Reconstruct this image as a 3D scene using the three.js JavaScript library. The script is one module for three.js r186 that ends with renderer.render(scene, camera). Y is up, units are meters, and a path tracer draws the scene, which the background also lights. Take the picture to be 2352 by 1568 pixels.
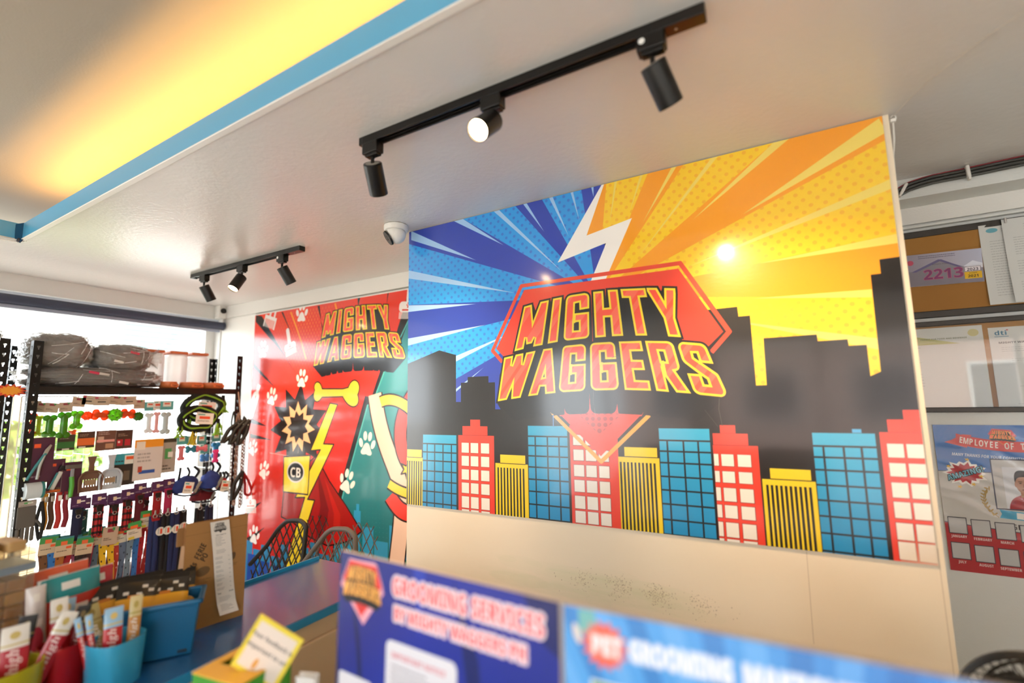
import * as THREE from 'three';
import { mergeGeometries, mergeVertices, toCreasedNormals } from 'three/addons/utils/BufferGeometryUtils.js';
import { RoundedBoxGeometry } from 'three/addons/geometries/RoundedBoxGeometry.js';
import { RectAreaLightUniformsLib } from 'three/addons/lights/RectAreaLightUniformsLib.js';
import { ImprovedNoise } from 'three/addons/math/ImprovedNoise.js';

// ---------------------------------------------------------------- camera, sky, lights, exposure
RectAreaLightUniformsLib.init();
const EYE = 1.6;                                   // camera height above the floor
const scene = new THREE.Scene();
const camera = new THREE.PerspectiveCamera(71.58, 1.5, 0.05, 80);
camera.position.set(0, EYE, 0);
camera.rotation.order = 'YXZ';
camera.rotation.set(THREE.MathUtils.degToRad(7.295), THREE.MathUtils.degToRad(29.18), THREE.MathUtils.degToRad(-1.0));
camera.focus = 2.05;
camera.userData.fStop = 1.05;
const renderer = new THREE.WebGLRenderer({ antialias: true });
renderer.toneMapping = THREE.LinearToneMapping;
renderer.toneMappingExposure = 1.85;
renderer.shadowMap.enabled = true;
renderer.shadowMap.type = THREE.PCFSoftShadowMap;
scene.background = new THREE.Color(0.88, 0.95, 1.0);   // bright hazy noon sky
scene.backgroundIntensity = 5.2;
const LED_POWER = 46, SPOT_POWER = 2.2;                // cove strip, track spots
const sun = new THREE.DirectionalLight(0xfff4e2, 4.5);
sun.position.set(-5.5, 9, 6.5);
sun.target.position.set(-4.5, 0, -1);
sun.castShadow = true;
sun.shadow.camera.left = sun.shadow.camera.bottom = -9; sun.shadow.camera.right = sun.shadow.camera.top = 9;
sun.shadow.mapSize.set(2048, 2048);
scene.add(sun, sun.target);

// ---------------------------------------------------------------- helpers
let seed = 20240;
const rnd = (a = 0, b = 1) => { seed = (seed * 1664525 + 1013904223) >>> 0; return a + (b - a) * (seed / 4294967296); };
const pick = (list) => list[Math.floor(rnd(0, list.length - 1e-6))];
const used = new Map();
function numbered(name) {
  const n = used.get(name) ?? 0; used.set(name, n + 1);
  return n ? `${name}_${String(n).padStart(3, '0')}` : name;
}
const shade = (m) => { m.castShadow = m.receiveShadow = true; return m; };
function tag(o, label, category, group) { Object.assign(o.userData, { label, category }); if (group) o.userData.group = group; return o; }
function thing(name, label, category, [x, y, z] = [0, 0, 0], turn = 0, group) {
  const o = new THREE.Group(); o.name = numbered(name); o.position.set(x, y, z); o.rotation.y = turn;
  scene.add(o); return tag(o, label, category, group);
}
function join(list) {
  const gs = (Array.isArray(list) ? list : [list]).map((g) => { const h = g.index ? g.toNonIndexed() : g.clone(); for (const k of Object.keys(h.attributes)) if (!['position', 'normal', 'uv'].includes(k)) h.deleteAttribute(k); return h; });
  return gs.length > 1 ? mergeGeometries(gs) : gs[0];
}
function part(name, geo, mat, parent, at, turn) {
  const m = shade(new THREE.Mesh(Array.isArray(geo) ? join(geo) : geo, mat)); m.name = parent === scene ? numbered(name) : name;
  if (at) m.position.set(...at); if (turn) m.rotation.set(...turn);
  parent.add(m); return m;
}
const solo = (name, geo, mat, label, category, group, at, turn) => tag(part(name, geo, mat, scene, at, turn), label, category, group);
function struct(name, geo, mat, at, turn) { const m = part(name, geo, mat, scene, at, turn); m.userData.kind = 'structure'; return m; }
function copyOf(o, label, group) { const c = o.clone(); c.name = numbered(o.name.replace(/_\d\d\d$/, '')); scene.add(c); c.userData = { ...o.userData }; if (label) c.userData.label = label; if (group) c.userData.group = group; return c; }
const mv = (g, x = 0, y = 0, z = 0) => g.translate(x, y, z);
const rot = (g, x = 0, y = 0, z = 0) => { if (x) g.rotateX(x); if (y) g.rotateY(y); if (z) g.rotateZ(z); return g; };
function metreUV(g, s = 1) {      // uv in metres from position, by the main direction of each normal
  const p = g.attributes.position, n = g.attributes.normal, uv = new Float32Array(p.count * 2);
  for (let i = 0; i < p.count; i++) {
    const a = Math.abs(n.getX(i)), b = Math.abs(n.getY(i)), c = Math.abs(n.getZ(i)), x = p.getX(i), y = p.getY(i), z = p.getZ(i);
    const [u, v] = a > b && a > c ? [z, y] : b > c ? [x, z] : [x, y];
    uv[2 * i] = u * s; uv[2 * i + 1] = v * s;
  }
  g.setAttribute('uv', new THREE.BufferAttribute(uv, 2)); return g;
}
// a box between two corners, uv in metres
function span(x0, y0, z0, x1, y1, z1, r = 0) {
  const w = x1 - x0, h = y1 - y0, d = z1 - z0, g = r ? new RoundedBoxGeometry(w, h, d, 2, Math.min(r, w / 2.01, h / 2.01, d / 2.01)) : new THREE.BoxGeometry(w, h, d);
  return metreUV(mv(g, x0 + w / 2, y0 + h / 2, z0 + d / 2));
}
const rbox = (w, h, d, r = 0.003, x = 0, y = 0, z = 0) => mv(new RoundedBoxGeometry(w, h, d, 2, Math.min(r, w / 2.01, h / 2.01, d / 2.01)), x, y, z);
const cyl = (r0, r1, h, n = 24, x = 0, y = 0, z = 0, open = false) => mv(new THREE.CylinderGeometry(r0, r1, h, n, 1, open), x, y, z);
const ball = (r, x = 0, y = 0, z = 0, sx = 1, sy = 1, sz = 1, n = 18) => mv(new THREE.SphereGeometry(r, n, Math.round(n * 0.7)).scale(sx, sy, sz), x, y, z);
const lathe = (pts, n = 32) => new THREE.LatheGeometry(pts.map(([x, y]) => new THREE.Vector2(x, y)), n);
const V3 = (p) => new THREE.Vector3(...p);
const tube = (pts, r, n = 24, k = 6, closed = false) => new THREE.TubeGeometry(new THREE.CatmullRomCurve3(pts.map(V3), closed, 'catmullrom', 0.3), n, r, k, closed);
function bar(a, b, r, k = 6) { return new THREE.TubeGeometry(new THREE.LineCurve3(V3(a), V3(b)), 1, r, k, false); }
function plate(pts, depth, bevel = 0, holes = []) {   // an outline in x, y given a thickness along z, centred on z = 0
  const s = new THREE.Shape(pts.map(([x, y]) => new THREE.Vector2(x, y)));
  for (const h of holes) s.holes.push(new THREE.Path(h.map(([x, y]) => new THREE.Vector2(x, y))));
  return mv(new THREE.ExtrudeGeometry(s, { depth: depth - 2 * bevel, bevelEnabled: bevel > 0, bevelSize: bevel, bevelThickness: bevel, bevelSegments: 2, curveSegments: 8, steps: 1 }), 0, 0, -depth / 2 + bevel);
}
const std = (color, roughness = 0.6, more = {}) => new THREE.MeshStandardMaterial({ color, roughness, ...more });
const phys = (color, roughness = 0.5, more = {}) => new THREE.MeshPhysicalMaterial({ color, roughness, ...more });
function canvas(w, h, draw) {
  const c = document.createElement('canvas'); c.width = w; c.height = h;
  const g = c.getContext('2d'); draw(g, w, h);
  const t = new THREE.CanvasTexture(c); t.colorSpace = THREE.SRGBColorSpace; t.magFilter = THREE.LinearFilter; t.anisotropy = 8;
  return t;
}
function noiseTexture(n, f) {     // grey values from f(u, v) in 0..1
  const d = new Uint8Array(n * n * 4);
  for (let j = 0; j < n; j++) for (let i = 0; i < n; i++) { const v = Math.max(0, Math.min(255, 255 * f(i / n, j / n))), o = (j * n + i) * 4; d[o] = d[o + 1] = d[o + 2] = v; d[o + 3] = 255; }
  const t = new THREE.DataTexture(d, n, n); t.wrapS = t.wrapT = THREE.RepeatWrapping; t.magFilter = THREE.LinearFilter; t.needsUpdate = true; return t;
}
const perlin = new ImprovedNoise();
const tile = (u, v, k, z) => {    // tiling noise, k cells per side
  const a = u * k, b = v * k, n = (x, y) => perlin.noise(x + 0.37, y + 0.71, z);
  return n(a, b) * (1 - u) * (1 - v) + n(a - k, b) * u * (1 - v) + n(a, b - k) * (1 - u) * v + n(a - k, b - k) * u * v;
};
const peel = noiseTexture(256, (u, v) => 0.5 + 0.35 * tile(u, v, 24, 1) + 0.2 * tile(u, v, 60, 5) + 0.15 * tile(u, v, 6, 9));
const rep = (t, s) => { const c = t.clone(); c.repeat.set(s, s); c.needsUpdate = true; return c; };
const peelWide = rep(peel, 2.2), peelFine = rep(peel, 6);
// flat print on the +z side of a panel w x h x d: geometry with two materials (print, edge)
function panel(w, h, d, print, edge, parent, name, at, turn) {
  const g = new THREE.BoxGeometry(w, h, d);
  const m = part(name, g, [edge, edge, edge, edge, print, edge], parent, at, turn); return m;
}
const BLACK = std(0x0b0a09, 0.45), BLACK_METAL = std(0x100e0d, 0.38, { metalness: 0.2 }), WHITE_PLASTIC = std(0xe9e6df, 0.35), PAPER = std(0xe8e4dc, 0.8), CHROME = std(0xb9b7b2, 0.28, { metalness: 1 });
const PANE = phys(0xffffff, 0.02, { transmission: 1, thickness: 0, ior: 1.5 });
const FILM = phys(0xffffff, 0.12, { transmission: 1, thickness: 0, ior: 1.45 });
// ---------------------------------------------------------------- the room
const CEIL = EYE + 0.82;                                     // underside of the lower ceiling
const wallPaint = std(0xecdcc2, 0.55, { bumpMap: peelFine, bumpScale: 0.0006 });
const whitePaint = std(0xe8e6e0, 0.5, { bumpMap: peelFine, bumpScale: 0.0005 });
const greyPaint = std(0xdcdeda, 0.5, { bumpMap: peelFine, bumpScale: 0.0005 });
const ceilingPaint = std(0xdad6d1, 0.26, { bumpMap: peelWide, bumpScale: 0.0012 });
const upperPaint = std(0xa39482, 0.6, { bumpMap: peelFine, bumpScale: 0.0006 });
const floorTile = std(0xb9b2a6, 0.3, { bumpMap: peelFine, bumpScale: 0.0003 });
const bluePaint = std(0x58a9d2, 0.32);
struct('floor', span(-4.3, -0.12, -2.5, 3.7, 0, 2.9), floorTile);
// lower ceiling round the cove opening (opening x -3.18..1.5, z -0.74..1.7; its far edge runs slightly askew)
const coveHole = [[-3.16, -0.786], [1.5, -0.70], [1.5, 1.7], [-3.16, 1.7]];
const lower = plate([[-4.02, -2.4], [3.55, -2.4], [3.55, 2.72], [-4.02, 2.72]].map(([x, z]) => [x, -z]), 0.02, 0, [coveHole.map(([x, z]) => [x, -z])]);
lower.rotateX(-Math.PI / 2);
struct('ceiling', metreUV(mv(lower, 0, CEIL + 0.01, 0)), ceilingPaint);
struct('ceiling_upper', span(-4.02, CEIL + 0.23, -2.4, 3.55, CEIL + 0.33, 2.72), upperPaint);
// blue fascia boards round the opening, each with a thin white bead along its foot
function fascia(name, a, b) {
  const dx = b[0] - a[0], dz = b[1] - a[1], len = Math.hypot(dx, dz), g = thing(name, '', 'trim', [(a[0] + b[0]) / 2, CEIL, (a[1] + b[1]) / 2], -Math.atan2(dz, dx));
  delete g.userData.label; delete g.userData.category; g.userData.kind = 'structure';
  part('fascia_board', metreUV(rbox(len, 0.078, 0.018, 0.002, 0, 0.039, 0)), bluePaint, g);
  part('bead', metreUV(rbox(len, 0.005, 0.021, 0.002, 0, -0.0015, 0.001)), WHITE_PLASTIC, g);
  return g;
}
fascia('trim_1', [-3.155, -0.777], [1.5, -0.691]);
fascia('trim_2', [-3.151, 1.70], [-3.151, -0.79]);
fascia('trim_3', [1.49, -0.70], [1.49, 1.70]);
fascia('trim_4', [1.5, 1.69], [-3.16, 1.69]);
// LED strips lying on the ledge behind the fascia
const ledGlow = std(0xffe2a8, 0.5, { emissive: 0xffc04a, emissiveIntensity: 6 });
function led(a, b, out, label) {
  const dx = b[0] - a[0], dz = b[1] - a[1], len = Math.hypot(dx, dz), g = thing('led_strip', label, 'light', [(a[0] + b[0]) / 2, CEIL + 0.0215, (a[1] + b[1]) / 2], -Math.atan2(dz, dx));
  part('channel', rbox(len, 0.012, 0.03, 0.002, 0, 0.006, 0), WHITE_PLASTIC, g);
  part('diffuser', rbox(len - 0.02, 0.005, 0.018, 0.002, 0, 0.0145, 0), ledGlow, g);
  const l = new THREE.RectAreaLight(0xffc96e, LED_POWER, len - 0.02, 0.018);
  l.position.set((a[0] + b[0]) / 2, CEIL + 0.042, (a[1] + b[1]) / 2);
  l.rotation.set(Math.PI / 2, 0, Math.atan2(dz, dx)); scene.add(l);
}
led([-3.0, -0.835], [1.45, -0.755], -1, 'warm cove light strip hidden behind the long blue fascia board');
// wires and a small clip where the two fascia boards meet
const cornerClip = thing('corner_clip', 'dark blue corner clip where two blue fascia boards meet', 'clip', [-3.13, CEIL, -0.772]);
part('clip_plate', rot(plate([[-0.02, 0.07], [0.022, 0.078], [0.028, 0.01], [0.006, -0.018], [-0.012, -0.012]], 0.008, 0.002), 0, 0.6, 0), std(0x0f4a70, 0.4), cornerClip, [0, 0, 0.012]);
part('hook', tube([[0.012, -0.002, 0.015], [0.018, -0.016, 0.02], [0.026, -0.022, 0.02], [0.03, -0.012, 0.018]], 0.004, 12), std(0x55555a, 0.4, { metalness: 0.6 }), cornerClip);
[[[-3.13, -0.008, -0.762], [-3.16, -0.004, -0.62], [-3.19, -0.006, -0.4], [-3.22, -0.004, 0.1]], [[-3.12, -0.02, -0.755], [-3.18, -0.01, -0.56], [-3.24, -0.005, -0.3], [-3.28, -0.005, 0.1]]]
  .forEach((w, i) => solo('ceiling_wire', tube(w.map(([x, y, z]) => [x, CEIL + y, z]), 0.004, 24), WHITE_PLASTIC, i ? 'thin white wire sagging lower from the blue fascia corner' : 'thin white wire held tight against the ceiling by the blue fascia corner', 'wire'));

// walls with thickness; the window wall is left open between sill and header
const XW = -3.97;
struct('wall_left', [span(XW - 0.22, 0, -2.5, XW, 0.55, 2.72), span(XW - 0.22, CEIL - 0.105, -2.5, XW, CEIL, 2.72), span(XW - 0.22, 0.55, -2.5, XW, CEIL - 0.105, -2.19), span(XW - 0.22, 0.55, 1.8, XW, CEIL - 0.105, 2.72)], whitePaint);
struct('wall_left_header', span(XW - 0.2, CEIL - 0.135, -2.19, XW - 0.035, CEIL - 0.105, 1.8), std(0xdfe4ec, 0.4));
struct('wall_back', [span(XW - 0.22, 0, -2.5, -0.6, CEIL + 0.33, -2.225), span(-0.6, 0, -2.5, 3.7, CEIL + 0.33, -2.372)], greyPaint);
struct('wall_back_left', span(XW, 0, -2.225, -3.515, CEIL - 0.1, -2.2), whitePaint);
struct('wall_back_beam', [span(XW, CEIL - 0.098, -2.225, -1.48, CEIL, -2.19, 0.002), span(XW, CEIL - 0.116, -2.225, -1.48, CEIL - 0.106, -2.196, 0.002)], whitePaint);
{
  // front of the mural wall: cream paint with a band of dark specks, a hairline seam and faint smears
  const w = 1.834, h = CEIL, front = canvas(1300, 1716, (g, W, H) => {
    g.fillStyle = '#ecdcc2'; g.fillRect(0, 0, W, H); const X = (x) => x / w * W, Y = (y) => (1 - y / h) * H;
    for (let i = 0; i < 2300; i++) { const t = rnd(), x = 0.7 + 0.66 * t, y = 0.958 + 0.012 * Math.sin(t * 5) + 0.042 * (rnd() + rnd() - 1) - (rnd() < 0.2 ? rnd(0, 0.03) : 0), k = Math.max(0, Math.sin(Math.PI * Math.min(1, t * 1.04))) * (0.4 + 0.4 * Math.sin(t * 31 + 2)); if (rnd() > k) continue; g.fillStyle = `rgba(84,62,40,${rnd(0.2, 0.65)})`; g.fillRect(X(x), Y(y), rnd(0.6, 1.7), rnd(0.8, 2.2)); }
    for (let i = 0; i < 40; i++) { g.fillStyle = 'rgba(140,110,80,0.018)'; g.beginPath(); g.ellipse(X(rnd(0.5, 1.3)), Y(rnd(0.9, 1.0)), rnd(30, 110), rnd(6, 20), 0, 0, 7); g.fill(); }
    g.strokeStyle = 'rgba(120,95,70,0.4)'; g.lineWidth = 1; g.beginPath(); g.moveTo(X(1.525), Y(1.155)); g.lineTo(X(1.522), Y(0.9)); g.stroke(); g.beginPath(); g.moveTo(X(1.822), Y(1.2)); g.lineTo(X(1.824), Y(0.8)); g.stroke();
  });
  const g = new THREE.BoxGeometry(w, h, 0.7), m = std(0xffffff, 0.55, { map: front });
  struct('wall_partition', g, [wallPaint, wallPaint, wallPaint, wallPaint, m, wallPaint], [-1.491 + w / 2, h / 2, -1.68 - 0.35]);
}
struct('wall_right', span(3.5, 0, -2.5, 3.7, CEIL + 0.33, 2.9), whitePaint);
// beams above the notice boards on the right
struct('wall_back_beam_upper', span(0.343, EYE + 0.741, -2.375, 3.5, CEIL, -2.24, 0.002), greyPaint);
struct('wall_back_beam_lower', span(0.343, EYE + 0.673, -2.375, 3.5, EYE + 0.741, -2.358, 0.001), whitePaint);
struct('trim_5', span(0.343, EYE + 0.654, -2.375, 3.5, EYE + 0.664, -2.35, 0.002), greyPaint);
// shop front behind the camera: piers, a header and two wide glazed openings
struct('wall_front', [span(-4.2, 0, 2.7, -3.0, CEIL + 0.33, 2.9), span(-4.2, 2.28, 2.7, 3.7, CEIL + 0.33, 2.9), span(-0.95, 0, 2.7, -0.7, 2.28, 2.9), span(3.3, 0, 2.7, 3.7, 2.28, 2.9), span(-3.0, 0, 2.7, -0.95, 0.5, 2.9)], whitePaint);
const alu = std(0xd9dadb, 0.35, { metalness: 0.4 });
function glazing(name, x0, y0, x1, y1, cuts) {
  const g = new THREE.Group(); g.name = name; g.userData.kind = 'structure'; scene.add(g);
  const f = [span(x0, y0, 2.76, x0 + 0.05, y1, 2.82), span(x1 - 0.05, y0, 2.76, x1, y1, 2.82), span(x0, y0, 2.76, x1, y0 + 0.06, 2.82), span(x0, y1 - 0.05, 2.76, x1, y1, 2.82)];
  for (const c of cuts) f.push(span(c - 0.025, y0, 2.76, c + 0.025, y1, 2.82));
  part('window_frame', f, alu, g);
  const xs = [x0 + 0.05, ...cuts, x1 - 0.05];
  for (let i = 0; i + 1 < xs.length; i++) part('pane', span(xs[i] + (i ? 0.025 : 0), y0 + 0.06, 2.788, xs[i + 1] - (i + 2 < xs.length ? 0.025 : 0), y1 - 0.05, 2.792), PANE, g);
}
glazing('window_2', -3.0, 0.5, -0.95, 2.28, [-2.0]);
glazing('door_1', -0.7, 0, 3.3, 2.28, [0.4, 1.5, 2.4]);
// the window on the left: white aluminium frame, two panes
{
  const g = new THREE.Group(); g.name = 'window_1'; g.userData.kind = 'structure'; scene.add(g);
  const y0 = 0.55, y1 = CEIL - 0.135, x0 = XW - 0.14, x1 = XW - 0.08;
  part('window_frame', [span(x0, y0, -2.19, x1, y1, -2.12), span(x0, y0, -0.2, x1, y1, -0.14), span(x0, y0, 1.74, x1, y1, 1.8), span(x0, y0, -2.12, x1, y0 + 0.06, 1.74), span(x0, y1 - 0.06, -2.12, x1, y1, 1.74)], WHITE_PLASTIC, g);
  part('pane', span(x0 + 0.028, y0 + 0.06, -2.12, x0 + 0.032, y1 - 0.06, -0.2), PANE, g);
  part('pane', span(x0 + 0.028, y0 + 0.06, -0.14, x0 + 0.032, y1 - 0.06, 1.74), PANE, g);
}
struct('window_sill', span(XW - 0.06, 0.55, -2.19, XW + 0.05, 0.575, 1.8, 0.004), WHITE_PLASTIC);
// rolled up dark blue grey shade under the header
{
  const g = thing('roller_shade', 'dark grey blue roller shade rolled up under the header of the left window', 'roller shade', [XW + 0.045, EYE + 0.655, -2.188]);
  const L = 3.4;
  part('roll', rot(cyl(0.031, 0.031, L - 0.02, 28), Math.PI / 2), std(0x3a3f52, 0.55), g, [0, 0, L / 2]);
  part('bottom_bar', rbox(0.012, 0.024, L - 0.06, 0.004), std(0x9aa0b0, 0.4), g, [0.004, -0.042, L / 2]);
  part('end_cap', rot(cyl(0.034, 0.034, 0.008, 28), Math.PI / 2), std(0x4a4e5e, 0.5), g, [0, 0, 0.004]);
  part('bracket', rbox(0.04, 0.05, 0.006, 0.002), WHITE_PLASTIC, g, [-0.012, 0.036, 0.006]);
}
// ---------------------------------------------------------------- the printed shop name, drawn in the mural's millimetres
const LOGO = [
  'M614 433L649 428L653 496L688 422L725 419L692 595L650 599L659 562L645 585L620 588L618 559L607 605L565 612Z',
  'M743 416L781 414L757 588L714 592Z',
  'M783 567L796 435Q799 411 822 411L872 410Q892 412 892 432L890 471L851 473L851 444L834 446L831 484L889 484L887 566Q884 584 864 584L800 586Q782 584 783 567ZM827 519L847 518L846 550L825 550Z',
  'M908 410L947 411L948 476L968 476L964 410L1002 413L1015 586L973 584L970 513L949 512L950 584L909 584Z',
  'M1012 413L1102 421L1107 455L1081 453L1100 592L1059 589L1042 450L1016 447Z',
  'M1106 421L1142 426L1165 476L1167 430L1204 436L1204 458L1198 539L1213 607L1171 601L1159 536L1107 433Z',
  'M517 635L559 629L551 671L571 626L606 622L601 669L619 621L661 616L589 799L546 804L551 756L526 806L483 812Z',
  'M695 612L734 610L742 784L698 787L697 758L678 758L666 790L623 794ZM697 707L697 721L691 722Z',
  'M757 759L775 624Q778 605 797 605L851 604Q871 606 871 625L868 667L827 669L828 641L813 641L809 679L868 678L864 759Q861 779 841 780L776 782Q756 779 757 759ZM805 716L823 716L821 744L802 745Z',
  'M887 622Q889 603 908 603L962 604Q981 606 983 625L985 668L944 667L943 639L928 639L928 678L986 679L990 757Q988 778 969 779L905 779Q885 776 884 757ZM928 714L946 714L946 743L928 743Z',
  'M997 605L1078 609L1083 646L1041 644L1044 674L1081 677L1086 713L1047 711L1051 746L1099 750L1103 785L1011 780Z',
  'M1091 610L1165 617Q1183 621 1188 637L1202 703Q1203 719 1188 721L1234 798L1187 793L1153 737L1163 791L1121 786ZM1137 650L1152 652L1159 687L1144 685Z',
  'M1218 624L1268 632Q1286 635 1293 653L1309 703L1272 697L1317 734Q1322 739 1325 748L1339 788Q1343 809 1325 811L1263 803Q1244 798 1239 780L1225 730L1264 735L1222 698Q1214 690 1211 681L1202 644Q1201 626 1218 624ZM1247 664L1259 665L1266 692L1250 679ZM1269 739L1286 753L1291 771L1277 769Z',
];
const LOGO_VP = [896, 1190];
const letters = LOGO.map((s) => new Path2D(s));
function poly(g, pts, close = true) { g.beginPath(); for (let i = 0; i < pts.length; i += 2) i ? g.lineTo(pts[i], pts[i + 1]) : g.moveTo(pts[0], pts[1]); if (close) g.closePath(); }
function fillPoly(g, pts, color) { poly(g, pts); g.fillStyle = color; g.fill(); }
function drawLetters(g, o = {}) {
  const { face = '#f4543a', shine = '#f66a50', rim = '#f2d628', dark = '#0d0b0a', depth = 0.19, rimWide = 15, darkWide = 14 } = o;
  g.lineJoin = 'miter'; g.miterLimit = 6;
  for (let i = 26; i >= 0; i--) {                       // the black block the letters stand out of
    const s = 1 - depth * i / 26;
    g.save(); g.translate(LOGO_VP[0], LOGO_VP[1]); g.scale(s, s); g.translate(-LOGO_VP[0], -LOGO_VP[1]);
    g.fillStyle = g.strokeStyle = dark; g.lineWidth = darkWide; g.lineJoin = i ? 'round' : 'miter';
    for (const l of letters) { g.fill(l); g.stroke(l); }
    g.restore();
  }
  for (const l of letters) {
    g.save(); g.clip(l, 'evenodd'); g.fillStyle = face; g.fillRect(300, 300, 1200, 700);
    g.fillStyle = shine; for (let x = 200; x < 1700; x += 150) for (const [a, w] of [[0, 46], [64, 24]]) fillPoly(g, [x + a, 900, x + a + w, 900, x + a + w + 420, 380, x + a + 420, 380], shine);
    g.strokeStyle = rim; g.lineWidth = rimWide; g.lineJoin = 'miter'; g.stroke(l); g.restore();
  }
  g.strokeStyle = rim; g.lineWidth = rimWide * 0.85; g.lineCap = 'butt';
  for (const s of [[830, 484, 826, 521], [809, 677, 804, 718], [928, 676, 928, 716], [1145, 684, 1154, 740], [1265, 690, 1270, 699], [1268, 736, 1270, 742]]) { poly(g, s, false); g.stroke(); }
}
const SHIELD = [480.6, 596.1, 616.1, 363.9, 1218, 368.4, 1345.1, 599.5, 1296.9, 645.3, 1113, 718.6, 787.1, 703, 513.5, 629];
function drawShield(g, o = {}) {
  const red = o.red ?? '#e8402b';
  fillPoly(g, SHIELD, red); fillPoly(g, [758.4, 866.3, 1066.6, 865.4, 912.6, 1014.1], red); fillPoly(g, [640, 700, 1150, 700, 1066, 872, 758, 872], red);
  g.save(); g.lineJoin = 'round'; g.lineWidth = 15; g.strokeStyle = o.frame ?? '#e5472f'; poly(g, [506.9, 652, 461.4, 602, 603.2, 345.4, 1224.9, 349.8, 1363.2, 601.1, 1305, 664.7], false); g.stroke();
  g.lineWidth = 14; g.strokeStyle = o.low ?? '#f0a838'; poly(g, [734.8, 869.3, 912.8, 1033.7, 1092.2, 868.4], false); g.stroke();
  fillPoly(g, [709.5, 855.5, 713.3, 846, 724.4, 868.3, 744.1, 867.3, 749.6, 874.6], o.low ?? '#f0a838');
  g.save(); poly(g, [828, 862, 1000, 862, 910, 938]); g.clip(); g.fillStyle = '#b7301f';
  for (let j = 0; j < 4; j++) for (let i = -5; i <= 5; i++) { g.beginPath(); g.arc(911 + i * 23, 860 + j * 21.5, 6.8 + j * 0.6, 0, 7); g.fill(); }
  g.restore(); g.restore();
}
// the whole sign fitted to a place: maps the mural's millimetres to the canvas by an affine map
function drawSign(g, [a, b, c, d, e, f], shield = true, o) { g.save(); g.transform(a, b, c, d, e, f); if (shield) drawShield(g, o); drawLetters(g, o); g.restore(); }

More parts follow.
